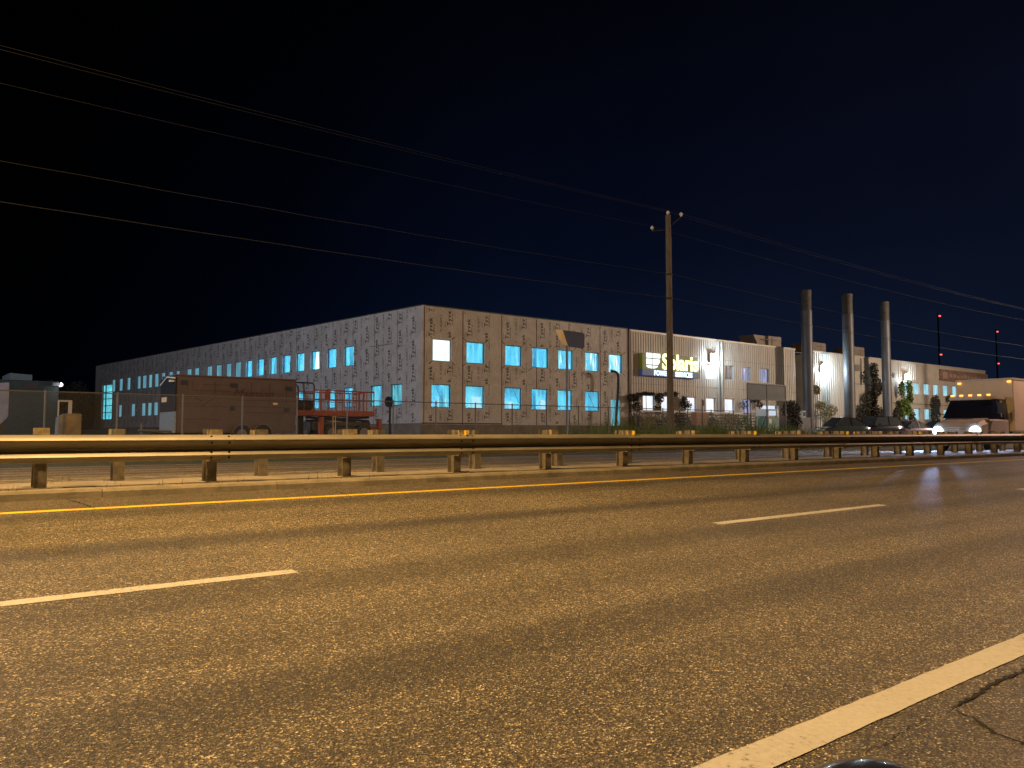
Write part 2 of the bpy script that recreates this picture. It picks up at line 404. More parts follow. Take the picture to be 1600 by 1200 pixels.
# ------------------------------------------------------------------ ground, roads, median
YC0, YC1 = 9.76, 12.25           # median kerb faces
def zr(y): return .05 * y        # superelevated near carriageway
X0, X1 = -70, 420
g = MB()
ys = [-6, 0, YC0]
g.quad((X0, -5, zr(-5)), (X1, -5, zr(-5)), (X1, YC0 + .05, zr(YC0 + .05)), (X0, YC0 + .05, zr(YC0 + .05)))
struct(g.build('road', M_road))
g = MB(); e_ = .002
g.quad((X0, -5, zr(-5) + e_), (X1, -5, zr(-5) + e_), (X1, 1.30, zr(1.30) + e_), (X0, 1.30, zr(1.30) + e_))
struct(g.build('road_shoulder', M_shoulder))
g = MB()
g.quad((X0, 8.98, zr(8.98) + e_), (X1, 8.98, zr(8.98) + e_), (X1, YC0 + .04, zr(YC0 + .04) + e_), (X0, YC0 + .04, zr(YC0 + .04) + e_))
struct(g.build('inner_shoulder', M_shoulder))
g = MB()
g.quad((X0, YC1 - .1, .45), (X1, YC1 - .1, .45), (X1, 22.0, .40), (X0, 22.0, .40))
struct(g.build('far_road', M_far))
g = MB()
def strip(g, xs, prof):
    for a, b in zip(xs, xs[1:]):
        for (ya, za), (yb, zb) in zip(prof, prof[1:]):
            g.quad((a, ya, za), (b, ya, za), (b, yb, zb), (a, yb, zb))
strip(g, [-900, 1500], [(22.0, .40), (23.0, .46), (25.6, .80), (27, .80)])
struct(g.build('verge', M_verge))
g = MB(); strip(g, [-900, -200, 0, 100, 400, 1500], [(27.0, .80), (60, .80), (200, .80), (2000, .8)])
struct(g.build('yard_ground', M_dirt))
g = MB(); g.quad((-900, -1200, -.9), (1500, -1200, -.9), (1500, 22, -.05), (-900, 22, -.05))
g.quad((-900, -60, -.45), (1500, -60, -.45), (1500, -4.9, -.26), (-900, -4.9, -.26))
struct(g.build('ground', M_dirt))
# median: two kerbs with a broken concrete top between them
def kerb(name, y0, y1, zlow, ztop, inner):
    xs = [x for x in range(-62, 200, 2)]
    g = MB(); gap = .003
    for a in xs:
        j = rnd.uniform(-.006, .006); k = rnd.uniform(-.004, .004)
        M = Matrix.Identity(4)
        pr = [(y0 + j, zlow - .05), (y0 + j + .02, ztop - .03 + k), (y0 + j + .045, ztop + k), (y1, ztop + k), (y1, zlow - .05)] if inner > 0 else \
             [(y0, zlow - .05), (y0, ztop + k), (y1 + j - .045, ztop + k), (y1 + j - .02, ztop - .03 + k), (y1 + j, zlow - .05)]
        r0 = [(a + gap, y, z) for y, z in pr]; r1_ = [(a + 2 - gap, y, z) for y, z in pr]
        g.loft([r0, r1_])
    return struct(g.build(name, M_conc))
ZM = .59
kerb('near_kerb', YC0, YC0 + .22, zr(YC0), ZM, 1)
kerb('far_kerb', YC1 - .22, YC1, .45, ZM, -1)
g = MB(); strip(g, [-62, 200], [(YC0 + .21, ZM - .012), (11, ZM + .0), (YC1 - .21, ZM - .012)])
struct(g.build('median', M_med))
# painted lines
def line(name, x0, x1, y0, y1, m, dz=.004, zf=zr, ragged=0.0, seg=None):
    g = MB(); n = seg or 1; xs = [x0 + (x1 - x0) * k / n for k in range(n + 1)]
    ra = [rnd.uniform(-ragged, ragged) for _ in xs]; rb = [rnd.uniform(-ragged, ragged) for _ in xs]
    for k in range(n):
        g.quad((xs[k], y0 + ra[k], zf(y0) + dz), (xs[k + 1], y0 + ra[k + 1], zf(y0) + dz),
               (xs[k + 1], y1 + rb[k + 1], zf(y1) + dz), (xs[k], y1 + rb[k], zf(y1) + dz))
    return struct(g.build(name, m))
line('yellow_edge_line', -60, 300, 8.855, 8.975, M_yellow, .0035, ragged=.004, seg=900)
line('white_edge_line', -60, 300, 1.61, 1.765, M_white, .0035, ragged=.003, seg=4000)
x = 6.88 - 8.1 * 4
for k in range(14):
    line('lane_dash', x, x + 3.5, 5.175, 5.295, M_dash, .0035, ragged=.004, seg=40); x += 8.1
zf2 = lambda y: .45 - .05 * (y - 12.15) / 9.85
x = 8.9 - 8.1 * 4
for k in range(16):
    line('far_lane_dash', x, x + 3.3, 17.3, 17.43, M_dash, .0035, zf2); x += 8.1
line('far_edge_line', -60, 300, 21.1, 21.24, M_dash, .0035, zf2)
line('far_yellow_line', -60, 300, 12.7, 12.82, M_yellow, .0035, zf2)

def crack(px, w, Yfix=None):
    """jagged crack following points measured on the near road"""
    g = MB(); P = []
    for (x, y) in px:
        d = ray(x, y); t = -EYE / (d.z - .05 * d.y); P.append(Vector((d.x * t, d.y * t, 0)))
    Q = []
    for a, b in zip(P, P[1:]):
        n = max(3, int((b - a).length / .03))
        for k in range(n):
            q = a.lerp(b, k / n); j = .012
            Q.append(q + Vector((rnd.uniform(-j, j), rnd.uniform(-j, j), 0)))
    Q.append(P[-1])
    for k, (a, b) in enumerate(zip(Q, Q[1:])):
        d = (b - a).normalized(); nrm = Vector((-d.y, d.x, 0)); fade = min(1, 4 * min(k, len(Q) - k) / len(Q) + .15)
        wa = w * rnd.uniform(.5, 1.2) * fade
        z = .0045
        vs = [a - nrm * wa - d * .004, b - nrm * wa + d * .004, b + nrm * wa + d * .004, a + nrm * wa - d * .004]
        g.quad(*[(v.x, v.y, zr(v.y) + z) for v in vs])
    return g
g = MB()
for px, w in (([(1625, 1038), (1560, 1066), (1530, 1083), (1487, 1107)], .010), ([(1487, 1107), (1530, 1128), (1550, 1145), (1620, 1172)], .009),
              ([(1470, 1112), (1400, 1150), (1340, 1185)], .0018),
              ([(95, 778), (122, 785), (148, 795)], .009), ([(232, 803), (252, 803)], .012), ([(520, 765), (545, 775)], .006),
              ([(715, 755), (745, 763)], .006), ([(276, 857), (290, 857)], .012), ([(1016, 786), (1023, 787)], .02), ([(475, 765), (480, 764)], .03)):
    c_ = crack(px, w); o = len(g.v); g.v += c_.v; g.f += [tuple(i + o for i in f) for f in c_.f]
struct(g.build('road_crack', M_crack))

# ------------------------------------------------------------------ guardrails
PR = [(0, 0), (-.030, -.012), (-.072, -.045), (-.083, -.062), (-.080, -.078), (-.030, -.135), (-.004, -.158), (-.004, -.182), (-.072, -.235), (-.083, -.250), (-.075, -.268), (-.025, -.302), (0, -.312)]
def rail_mesh(L, s=1):
    g = MB(); th = .006; rs = []
    for x in (0, L):
        ring = [(x, s * y, z) for y, z in PR] + [(x, s * (y + th), z - .002) for y, z in reversed(PR)]
        rs.append(ring)
    return g.loft(rs)
def guardrail(name, label, Yp, s, ZB, P0):
    # s=+1: rail on the near side of its posts, s=-1: on the far side
    t = thing(name, label, 'guardrail', (P0, Yp, ZB), group=None)
    SP = 1.905; ztop = 1.18 - ZB
    yr = -s * .25                           # rail plane relative to post line
    rg = rail_mesh(3.81 + .16, s).build('rail', M_galv, t, smooth=True)
    bolts = MB()
    for bx in (.05, .27):
        for bz, by in ((-.022, -.035), (-.10, -.068), (-.212, -.055), (-.285, -.058)):
            bolts.tube([(bx, s * by + s * .004, bz), (bx, s * (by - .014), bz)], .013, 8)
    me = rg.data; nb = len(me.polygons); bm = bmesh.new(); bm.from_mesh(me)
    me.materials.append(M_bolt)
    vs = [bm.verts.new(v) for v in bolts.v]
    for f in bolts.f: q = bm.faces.new([vs[k] for k in f]); q.material_index = 1
    bmesh.ops.recalc_face_normals(bm, faces=bm.faces); bm.to_mesh(me); bm.free()
    pg = MB()
    H = ztop + .075
    pg.box(-.066, .066, -.085, -.073, -.35, H); pg.box(-.066, .066, .073, .085, -.35, H); pg.box(-.004, .004, -.075, .075, -.35, H)
    pp = pg.build('post', M_post, t)
    kg = MB(); [kg.box(a, b, -s * .165 + c, -s * .165 + d, ztop - .335, ztop + .07) for a, b, c, d in ((-.075, .075, -.072, -.058), (-.075, .075, .058, .072), (-.006, .006, -.0575, .0575))]
    kk = kg.build('spacer_block', M_block, t)
    fg = MB(); fg.box(-.004, .02, -.03, .03, 0, .07); fg.box(.0, .02, -.008, .008, -.05, 0)
    rf = fg.build('reflector', M_refl, t)
    protos = [rg, pp, kk, rf]; first = {id(p): True for p in protos}
    def put(p, loc, rz=0, tilt=0):
        o = p if first[id(p)] else part(p, t, loc)
        first[id(p)] = False; o.location = loc; o.rotation_euler = (0, tilt, rz); return o
    n0, n1 = -9, 40
    for k in range(n0, n1):
        x = k * SP
        put(pp, (x, 0, 0), rnd.uniform(-.03, .03), rnd.uniform(-.012, .012))
        put(kk, (x + rnd.uniform(-.01, .01), 0, rnd.uniform(-.008, .012)), rnd.uniform(-.05, .05))
        if k % 2 == 1:
            if k >= 3: put(rf, (x + .02, yr - s * .03, ztop - .004))
            put(rg, (x - .11, yr, ztop), 0)
    # every second panel is lapped over its neighbours
    rr = [o for o in t.children if o.name.startswith('rail')]
    for i, o in enumerate(sorted(rr, key=lambda q: q.location.x)):
        o.location.y += -s * (.007 if i % 2 else 0); o.location.x -= .02
    return t
guardrail('guardrail', 'long steel guardrail at the near side of the median, facing the camera', 10.52, 1, ZM, 1.49)
guardrail('guardrail', 'second steel guardrail on the far half of the median, behind the front one', 11.34, -1, ZM, 2.49 - 1.905)
# weeds in the median
g = MB()
for k in range(420):
    x = rnd.uniform(-8, 60); y = rnd.choice([YC0 + .26, 10.0, 11.1, 11.9]) + rnd.uniform(-.08, .08)
    for q in range(rnd.randint(1, 4)):
        xx, yy = x + rnd.uniform(-.05, .05), y + rnd.uniform(-.04, .04); h = rnd.uniform(.03, .13)
        lx, ly = rnd.uniform(-.03, .03), rnd.uniform(-.03, .03)
        g.tri((xx - .004, yy, ZM - .02), (xx + .004, yy + .003, ZM - .02), (xx + lx, yy + ly, ZM + h))
tag(g.build('median_weeds', M_grass2), 'thin dry weeds sprouting in the concrete median', 'weeds', kind='stuff')

# ------------------------------------------------------------------ building
ZG = .80
bld = thing('warehouse', 'long two storey warehouse, one end wrapped in printed building paper and the rest metal clad', 'building', (CX, YF, ZG))
OFF = bld.location.copy()
def bp_(g, name, m, smooth=False, parent=None):
    """build a piece from world coordinates as a child of the building"""
    o = g.build(name, m, None, smooth)
    me = o.data; me.transform(Matrix.Translation(-OFF)); o.parent = parent or bld
    return o
class Face:
    def __init__(s, o, d, n): s.o = Vector(o); s.d = Vector(d).normalized(); s.n = Vector(n).normalized()
    def p(s, u, z, out=0): q = s.o + s.d * u + s.n * out; return Vector((q.x, q.y, z))
    def box(s, g, u0, u1, z0, z1, o0, o1):
        i = len(g.v)
        g.v += [tuple(s.p(u, z, o)) for z in (z0, z1) for o in (o0, o1) for u in (u0, u1)]
        for f in ((0, 2, 3, 1), (4, 5, 7, 6), (0, 1, 5, 4), (2, 6, 7, 3), (0, 4, 6, 2), (1, 3, 7, 5)): g.f.append(tuple(i + k for k in f))
FR = Face((CX, YF, 0), (1, 0, 0), (0, -1, 0))
SI = Face((CX, YF, 0), SD, SN)
def wall(name, F_, u0, u1, z0, z1, holes, m, depth=.28, fx=None):
    us = sorted({u0, u1} | {h[0] for h in holes if u0 < h[0] < u1} | {h[1] for h in holes if u0 < h[1] < u1})
    zs = sorted({z0, z1} | {h[2] for h in holes if z0 < h[2] < z1} | {h[3] for h in holes if z0 < h[3] < z1})
    g = MB()
    for a, b in zip(us, us[1:]):
        for c, d in zip(zs, zs[1:]):
            mu, mz = (a + b) / 2, (c + d) / 2
            if any(h[0] < mu < h[1] and h[2] < mz < h[3] for h in holes): continue
            g.quad(F_.p(a, c), F_.p(b, c), F_.p(b, d), F_.p(a, d))
    for h in holes:
        a, b, c, d = h[:4]
        for (ua, za), (ub, zb) in (((a, c), (b, c)), ((b, c), (b, d)), ((b, d), (a, d)), ((a, d), (a, c))):
            g.quad(F_.p(ua, za), F_.p(ub, zb), F_.p(ub, zb, -depth), F_.p(ua, za, -depth))
    return bp_(g, name, m)
def window(F_, h, pane, fm=None, rec=.14, fw=.05, blind=None, mull=False):
    a, b, c, d = h[:4]; g = MB()
    for q in ((a, a + fw, c, d), (b - fw, b, c, d), (a + fw, b - fw, c, c + fw), (a + fw, b - fw, d - fw, d)):
        F_.box(g, q[0] + .002, q[1] - .002, q[2] + .002, q[3] - .002, -rec - .05, -rec + .03)
    if mull: F_.box(g, (a + b) / 2 - .02, (a + b) / 2 + .02, c + fw, d - fw, -rec - .03, -rec + .02)
    w = bp_(g, 'window', fm or M_frame)
    g = MB(); g.quad(F_.p(a + .01, c + .01, -rec), F_.p(b - .01, c + .01, -rec), F_.p(b - .01, d - .01, -rec), F_.p(a + .01, d - .01, -rec))
    bp_(g, 'pane', pane, parent=w)
    return w

# --- wrapped front face
ux = lambda px: at(px, 600, YF).x - CX
zz = lambda px, py: at(px, py, YF).z
zu1, zu0 = zz(690, 530), zz(690, 564.5); zl1, zl0 = zz(688, 600.5), zz(688, 637)
UP = [(676, 705), (729, 757), (789.6, 815.5), (832, 857), (872.5, 895.5), (914.5, 936.5), (951.6, 972.6)]
LO = [(674.5, 704.5), (727.5, 756.5), (788.5, 815), (831, 856), (871.5, 894), (914, 936.5)]
HF = [(ux(a), ux(b), zu0, zu1) for a, b in UP] + [(ux(a), ux(b), zl0, zl1) for a, b in LO]
UE = ux(983)                     # end of the wrap
ZW0 = zz(700, 663)               # lower edge of the wrap
dh = (ux(954), ux(969), zz(961, 668), zz(961, 625))
HF.append(dh)
wall('wrapped_front_wall', FR, 0, UE, ZW0, ZT, HF, M_wrap)
for k, h in enumerate(HF[:-1]):
    p = CYB if k == 0 else CY[k % 4]
    window(FR, h, p)
# torn cyan sheet in the narrow doorway
g = MB(); g.quad(FR.p(dh[0], dh[2], -.1), FR.p(dh[1], dh[2], -.1), FR.p(dh[1], dh[3], -.1), FR.p(dh[0], dh[3], -.1))
bp_(g, 'doorway_sheet', sheet('doorway_sheeting', (.06, .30, .40), (.25, .70, .85), .75, 2.0, (3, 3, .5)))
g = MB(); FR.box(g, .0, UE, ZG - .4, ZW0, -.4, -.03); bp_(g, 'foundation', M_foot)
g = MB(); SI.box(g, .02, SLEN, ZG - .4, ZW0, -.4, -.03); bp_(g, 'foundation', M_foot)
# --- wrapped side face
def su(px, py): return side(px, py)[0]
SU = [(149.5, 153.0)] + [(176, 180.5), (187, 192), (199, 204), (215, 220), (223.3, 229), (232.5, 238), (242, 247.8), (252.5, 258), (264, 270), (275.3, 280.7), (292, 299), (304, 311), (323, 331), (337.5, 346), (353, 361), (367.5, 376),
      (384, 393.5), (401.3, 411.8), (421, 432), (441, 453), (462.3, 475), (485, 499), (510.5, 525), (536.8, 552.5)]
SL = [(186, 190.7), (205.7, 211.2), (221.7, 227.5), (231.2, 237), (240.5, 247), (262, 268.5), (283, 290), (305, 313), (330, 338), (356, 365), (384, 393), (410, 420), (437, 448), (463.5, 473.5), (487, 498), (510, 523.5), (535.7, 550.7), (578, 595.6), (610, 628)]
szu1, szu0 = side(544, 541)[1], side(544, 572)[1]; szl1, szl0 = side(586, 602.5)[1], side(586, 635)[1]
HS = []
for a, b in SU:
    u = sorted((su(a, 580), su(b, 580))); HS.append((u[0], u[1], szu0, szu1, a))
for a, b in SL:
    u = sorted((su(a, 620), su(b, 620))); HS.append((u[0], u[1], szl0, szl1, a))
HS = [h for h in HS if h[1] < SLEN - .3]
dd = sorted((su(158.5, 640), su(174.5, 640))); zd1 = side(166, 602)[1]
HD = (dd[0], dd[1], side(166, 655)[1], zd1, 158)
wall('wrapped_side_wall', SI, 0, SLEN, ZW0, ZT, HS + [HD], M_wrapside)
for k, h in enumerate(HS):
    a = h[4]; near = a > 380
    window(SI, h, CYF[k % 2] if not near else CY[k % 4], rec=.14 if near else .06, fw=.05)
for h in HS:
    if h[4] == 485:
        g = MB(); um = (h[0] + h[1]) / 2; uw = (h[1] - h[0])
        g.v += [tuple(SI.p(um + a * uw, h[2] + b * (h[3] - h[2]), -.12)) for a, b in ((-.30, .06), (.12, .04), (.05, .50), (-.0, .92), (-.22, .92), (-.26, .5))]
        g.f.append(tuple(range(6))); bp_(g, 'work_lamp_glow', M_hotcyan)
g = MB(); a, b, c, d = HD[:4]
g.quad(SI.p(a, c, -.2), SI.p(b, c, -.2), SI.p(b, d, -.2), SI.p(a, d, -.2)); bp_(g, 'bay_door_sheet', sheet('bay_sheeting', (.04, .50, .66), (.22, .85, .95), .95, .8, (1, 1, .8)))
g = MB()
for q in range(1, 5): SI.box(g, a, b, c + (d - c) * q / 5 - .05, c + (d - c) * q / 5 + .03, -.19, -.12)
for q in (0, .72, 1): SI.box(g, a + (b - a) * q - .09, a + (b - a) * q + .09, c, d, -.19, -.10)
bp_(g, 'bay_door_frame', mat('bay_steel', (.05, .16, .22), .5))
# --- interior seen through the openings, lit by cyan-white tubes
ZS = (zl1 + zu0) / 2
def room(F_, u0, u1, dep, name):
    g = MB()
    for (c, d) in ((ZG + .1, ZS - .15), (ZS + .15, ZT - .5)):
        P = [F_.p(u, z, o) for z in (c, d) for o in (-.30, -dep) for u in (u0, u1)]
        g.quad(P[0], P[1], P[3], P[2]); g.quad(P[4], P[5], P[7], P[6]); g.quad(P[2], P[3], P[7], P[6]); g.quad(P[0], P[2], P[6], P[4]); g.quad(P[1], P[3], P[7], P[5])
    bp_(g, name, M_in)
    g = MB(); u = u0 + 2.2
    while u < u1 - 1:
        F_.box(g, u, u + .28, ZG + .12, ZS - .17, -2.0, -1.7); F_.box(g, u + .6, u + .8, ZS + .17, ZT - .52, -2.4, -2.2); u += 4.1
    for k in range(int((u1 - u0) / 3)):
        F_.box(g, u0 + k * 3 + .5, u0 + k * 3 + .62, ZS - .55, ZS - .17, -dep + .1, -.5)
        F_.box(g, u0 + k * 3 + 1.2, u0 + k * 3 + 1.35, ZT - .95, ZT - .52, -dep + .1, -.5)
    bp_(g, 'interior_column', M_indark)
room(FR, .45, UE - .3, 4.2, 'interior_room'); room(SI, 4.9, SLEN - .5, 4.0, 'side_interior_room')
CYL = (.10, .62, 1.0)
def strip_light(F_, u0, u1, z, dep, power, col=CYL):
    p = F_.p((u0 + u1) / 2, z, -dep); ang = math.atan2(F_.d.y, F_.d.x)
    lamp('interior_tube_light', 'AREA', p, power, col, size=u1 - u0, sy=.5, rot=(0, 0, ang))
strip_light(FR, 1, UE - 1, ZS - .22, 1.6, 1300); strip_light(FR, 1, UE - 1, ZT - .6, 1.6, 950)
strip_light(SI, 6, 40, ZS - .22, 1.6, 1600); strip_light(SI, 6, 40, ZT - .6, 1.6, 1900)
# lit inner doorways on the rear wall of the lower storey
g = MB()
for a, b, t_ in ((686, 697, 622), (738.5, 751, 620), (796, 801, 628), (846, 852, 625)):
    A = at(a, t_, 48.2); B = at(b, 660, 48.2); g.box(A.x, B.x, 48.2, 48.3, ZG + .15, A.z)
bp_(g, 'lit_inner_doorway', M_inlamp)
# cables and a sloping stair rail behind the sheets
g = MB()
for x_ in (1.3, 8.0, 11.8, 15.5):
    g.tube([(CX + x_ + 1.6 * k / 7, 45.3, ZS - .4 - 2.2 * math.sin(k / 7 * 1.4) ** 1.5) for k in range(8)], .025, 5)
bp_(g, 'hanging_cable', M_frame)

# --- seams, tape and printing on the wrap
g = MB()
def seam(F_, u, z0, z1, w, out=.004): F_.box(g, u - w, u + w, z0, z1, 0, out)
ALLF = [(h[0], h[1], h[2], h[3]) for h in HF]; ALLS = [(h[0], h[1], h[2], h[3]) for h in HS + [HD]]
def segs(u, w, z0, z1, holes):
    cuts = [(h[2], h[3]) for h in holes if h[0] - .02 < u + w and h[1] + .02 > u - w]; cuts.sort(); out = []; z = z0
    for a, b in cuts:
        if a > z: out.append((z, a - .01))
        z = max(z, b + .01)
    if z < z1: out.append((z, z1))
    return out
SE = [ux(p) for p in (662.5, 723, 784, 838.5, 889.5, 938)]
for u in SE:
    g = MB()
    for a, b in segs(u, .04, ZW0, ZT - .05, ALLF): seam(FR, u, a, b, .035)
    bp_(g, 'seam_tape', M_red)
g = MB(); FR.box(g, 0, SE[2], ZW0 + .02, ZW0 + .11, 0, .004); bp_(g, 'starter_strip', M_red)
for h in HF[:7]:       # tape ticks at the corners of the openings
    g = MB()
    for (u, z, s1, s2) in ((h[0], h[2], -1, -1), (h[1], h[2], 1, -1), (h[0], h[3], -1, 1), (h[1], h[3], 1, 1)):
        q = [FR.p(u + s1 * .04, z + s2 * .04, .004), FR.p(u + s1 * .30, z + s2 * .26, .004), FR.p(u + s1 * .33, z + s2 * .22, .004), FR.p(u + s1 * .07, z, .004)]
        g.quad(*q)
    bp_(g, 'corner_tape', M_red)
g = MB(); FR.box(g, UE - .09, UE + .10, ZG, ZT + .02, 0, .10); bp_(g, 'corner_downpipe', mat('dark_downpipe', (.035, .012, .014), .5))
g = MB(); SSE = [2.72 * k for k in range(1, int(SLEN / 2.72))]
for u in SSE:
    for a, b in segs(u, .03, ZW0, ZT - .05, ALLS): seam(SI, u, a, b, .022)
SI.box(g, 0, SLEN, ZW0, ZW0 + .06, 0, .004)
SI.box(g, 3.2, 6.0, (szu1 + szu0) / 2 + .45, (szu1 + szu0) / 2 + .49, 0, .004)
bp_(g, 'side_seam_tape', M_ink2)

glyph = {}
def glyphs(txt, size, bold=0.0):
    """list of (x offset, width, verts, faces) for each letter"""
    key = (txt, size, bold)
    if key in glyph: return glyph[key]
    res = []; x = 0
    for ch in txt:
        if ch == ' ': x += size * .3; continue
        cu = bpy.data.curves.new('t', 'FONT'); cu.body = ch; cu.size = size; cu.resolution_u = 2; cu.offset = bold
        o = bpy.data.objects.new('t', cu); C.objects.link(o)
        dg = bpy.context.evaluated_depsgraph_get(); me = o.evaluated_get(dg).to_mesh()
        vs = [tuple(v.co) for v in me.vertices]; fs = [tuple(p.vertices) for p in me.polygons]
        o.evaluated_get(dg).to_mesh_clear(); bpy.data.objects.remove(o); bpy.data.curves.remove(cu)
        if vs:
            w0 = min(v[0] for v in vs); w1 = max(v[0] for v in vs)
            res.append((x, w1 - w0, [(v[0] - w0, v[1]) for v in vs], fs)); x += (w1 - w0) + size * .09
    glyph[key] = (res, x); return glyph[key]
def print_up(g, F_, u, z, txt, size, holes, ztop, bold=0.0, flip=1, out=.005):
    """text reading upwards: letter x -> +z, letter y -> minus/plus u as seen from outside"""
    res, L = glyphs(txt, size, bold)
    for x, w, vs, fs in res:
        c0, c1 = z + x, z + x + w
        u0, u1 = u - size, u + size * .25
        if c1 > ztop - .06 or c0 < ZW0 + .08: continue
        if any(h[2] - .05 < c1 and h[3] + .05 > c0 and h[0] - .05 < u1 and h[1] + .05 > u0 for h in holes): continue
        i = len(g.v)
        g.v += [tuple(F_.p(u - flip * v[1], z + x + v[0], out)) for v in vs]; g.f += [tuple(i + k for k in f) for f in fs]
def print_wrap(F_, starts, width, uend, holes, flip, seed, name):
    r = random.Random(seed); gi = MB(); gf = MB(); last = starts + [uend]
    for k, u0 in enumerate(starts):
        ph = r.uniform(0, 1.6)
        for ci, (off, isT) in enumerate(((.62, 1), (1.38, 0), (2.1, 1))):
            u = u0 + (off if flip > 0 else width - off + .25)
            if u > uend - .35: continue
            z = ZW0 - 1.6 + (ph + (.8 if ci == 2 else 0.35 * ci)) % 1.6
            while z < ZT:
                if isT:
                    print_up(gi, F_, u, z, 'Tyvek', .43, holes, ZT, .007, flip)
                    print_up(gf, F_, u - flip * .42, z - .1, 'DuPont', .12, holes, ZT, .002, flip)
                    print_up(gi, F_, u + flip * .17, z + .05, 'HomeWrap', .15, holes, ZT, .002, flip)
                else:
                    print_up(gf, F_, u, z, 'St ALBERT', .24, holes, ZT, .002, flip)
                z += 1.6
    bp_(gi, name, M_ink); bp_(gf, name, M_ink2)
print_wrap(FR, SE, 2.7, UE - .1, ALLF, 1, 5, 'wrap_lettering')
print_wrap(SI, [2.72 * k for k in range(int(SLEN / 2.72))], 2.7, SLEN - 1.0, ALLS, -1, 8, 'side_wrap_lettering')

# --- metal clad part
XA, XB = ux(1243), ux(1268)
XC, XD, XE = ux(1331), ux(1390), ux(1540)
MUP = [(1103.5, 1119, 569.5, 593, WB[0]), (1133, 1147, 571, 594, WDD), (1159, 1173, 573.5, 595.5, WD), (1188, 1202, 576, 597, WD)]  # first pane's glow stands in for the wall lamp's light on it
MLO = [(1004.5, 1023, 617.5, 643, WB[1]), (1033, 1051, 618, 643, WB[0]), (1071, 1088, 620, 644, WB[1]), (1103, 1118, 621.5, 644, WB[0]), (1132, 1147, 623, 645, WB[1]), (1159, 1174, 624.5, 645.5, WD)]
HM = []
for a, b, c, d, p in MUP + MLO:
    HM.append((ux(a), ux(b), zz((a + b) / 2, d), zz((a + b) / 2, c), p))
for row in (HM[:4], HM[4:]):
    z0 = sum(h[2] for h in row) / len(row); z1 = sum(h[3] for h in row) / len(row)
    for i, h in enumerate(row):
        HM[HM.index(h)] = (h[0], h[1], z0, z1, h[4])
DR = (ux(1189), ux(1216), ZG + .02, zz(1200, 633.5), None)
wall('metal_clad_wall', FR, UE + .0, XA, ZG - .3, ZT - .12, [h[:4] for h in HM] + [DR[:4]], M_clad, .25)
for h in HM: window(FR, h, h[4], M_blueframe, .20, .07)
g = MB(); FR.box(g, DR[0], DR[1], DR[2], DR[3], -.45, -.40); bp_(g, 'entrance_doorway', sheet('entrance_glow', (.45, .52, .95), (.85, .92, 1.0), .95, .9, (1, 1, .8)))
def ribs(F_, u0, u1, z0, z1, holes, name, m, sp=.30, out=.04, w=.035):
    g = MB(); u = u0 + .1
    while u < u1 - .05:
        for a, b in segs(u, w, z0, z1, holes):
            i = len(g.v)
            pr = ((-w, 0), (-w * .5, out), (w * .5, out), (w, 0))
            for zc in (a, b): g.v += [tuple(F_.p(u + du, zc, o + .001)) for du, o in pr]
            for k in range(3): g.f.append((i + k, i + k + 1, i + 5 + k, i + 4 + k))
            g.f.append((i + 3, i + 2, i + 1, i)); g.f.append((i + 4, i + 5, i + 6, i + 7))
        u += sp
    bp_(g, name, m)
mh = [h[:4] for h in HM] + [DR[:4]]
ribs(FR, UE + .15, XA, ZG, ZT - .16, mh, 'cladding_ribs', M_clad)
# horizontal panel joints
for z in ((zl1 + HM[0][2]) / 2, HM[0][3] + .45):
    g = MB(); FR.box(g, UE + .12, XA - .02, z - .012, z + .012, 0, .014); bp_(g, 'panel_joint', M_ink2)
# recess, second clad bay, smooth panel bay and the office end
g = MB(); g.quad(FR.p(XA, ZG - .3), FR.p(XA, ZG - .3, -3), FR.p(XA, ZT - .12, -3), FR.p(XA, ZT - .12))
g.quad(FR.p(XA, ZG - .3, -3), FR.p(XB, ZG - .3, -3), FR.p(XB, ZT - .12, -3), FR.p(XA, ZT - .12, -3))
g.quad(FR.p(XB, ZG - .3, -3), FR.p(XB, ZG - .3), FR.p(XB, ZT - .12), FR.p(XB, ZT - .12, -3)); bp_(g, 'recess_wall', M_panel)
wall('second_clad_wall', FR, XB, XC, ZG - .3, ZT - .1, [], M_clad); ribs(FR, XB + .1, XC, ZG, ZT - .15, [], 'second_cladding_ribs', M_clad, .42, .07, .06)
wall('panel_wall', FR, XC, XD, ZG - .3, ZT - .1, [], M_panel)
WUP = [(1410.7, 1420), (1427, 1437), (1443, 1453), (1458, 1467.5), (1473, 1482), (1487.5, 1496), (1501, 1509.5), (1515, 1523), (1528, 1536)]
WLO = [(1412, 1420), (1427, 1437), (1443, 1453), (1458.5, 1467.5), (1473, 1481.5), (1488, 1496)]
wz1, wz0, wy1, wy0 = zz(1448, 599.5), zz(1448, 617), zz(1445, 638.5), zz(1445, 656)
HW = [(ux(a), ux(b), wz0, wz1) for a, b in WUP] + [(ux(a), ux(b), wy0, wy1) for a, b in WLO]
wall('office_wall', FR, XD, XE, ZG - .3, ZT - .1, HW, M_panel, .3)
for k, h in enumerate(HW): window(FR, h, WC[k % 2], M_blueframe, .22, .07, mull=(k % 3 == 0))
ribs(FR, ux(1404), ux(1432), wz1 + .3, ZT - .2, [], 'office_ribs', M_clad, .45, .05, .05)
g = MB(); FR.box(g, XC + .3, XD - .2, zz(1360, 602), zz(1360, 601), 0, .02); FR.box(g, XD, XE, wz0 - 1.2, wz0 - 1.12, 0, .03); bp_(g, 'ledge_trim', M_ink2)
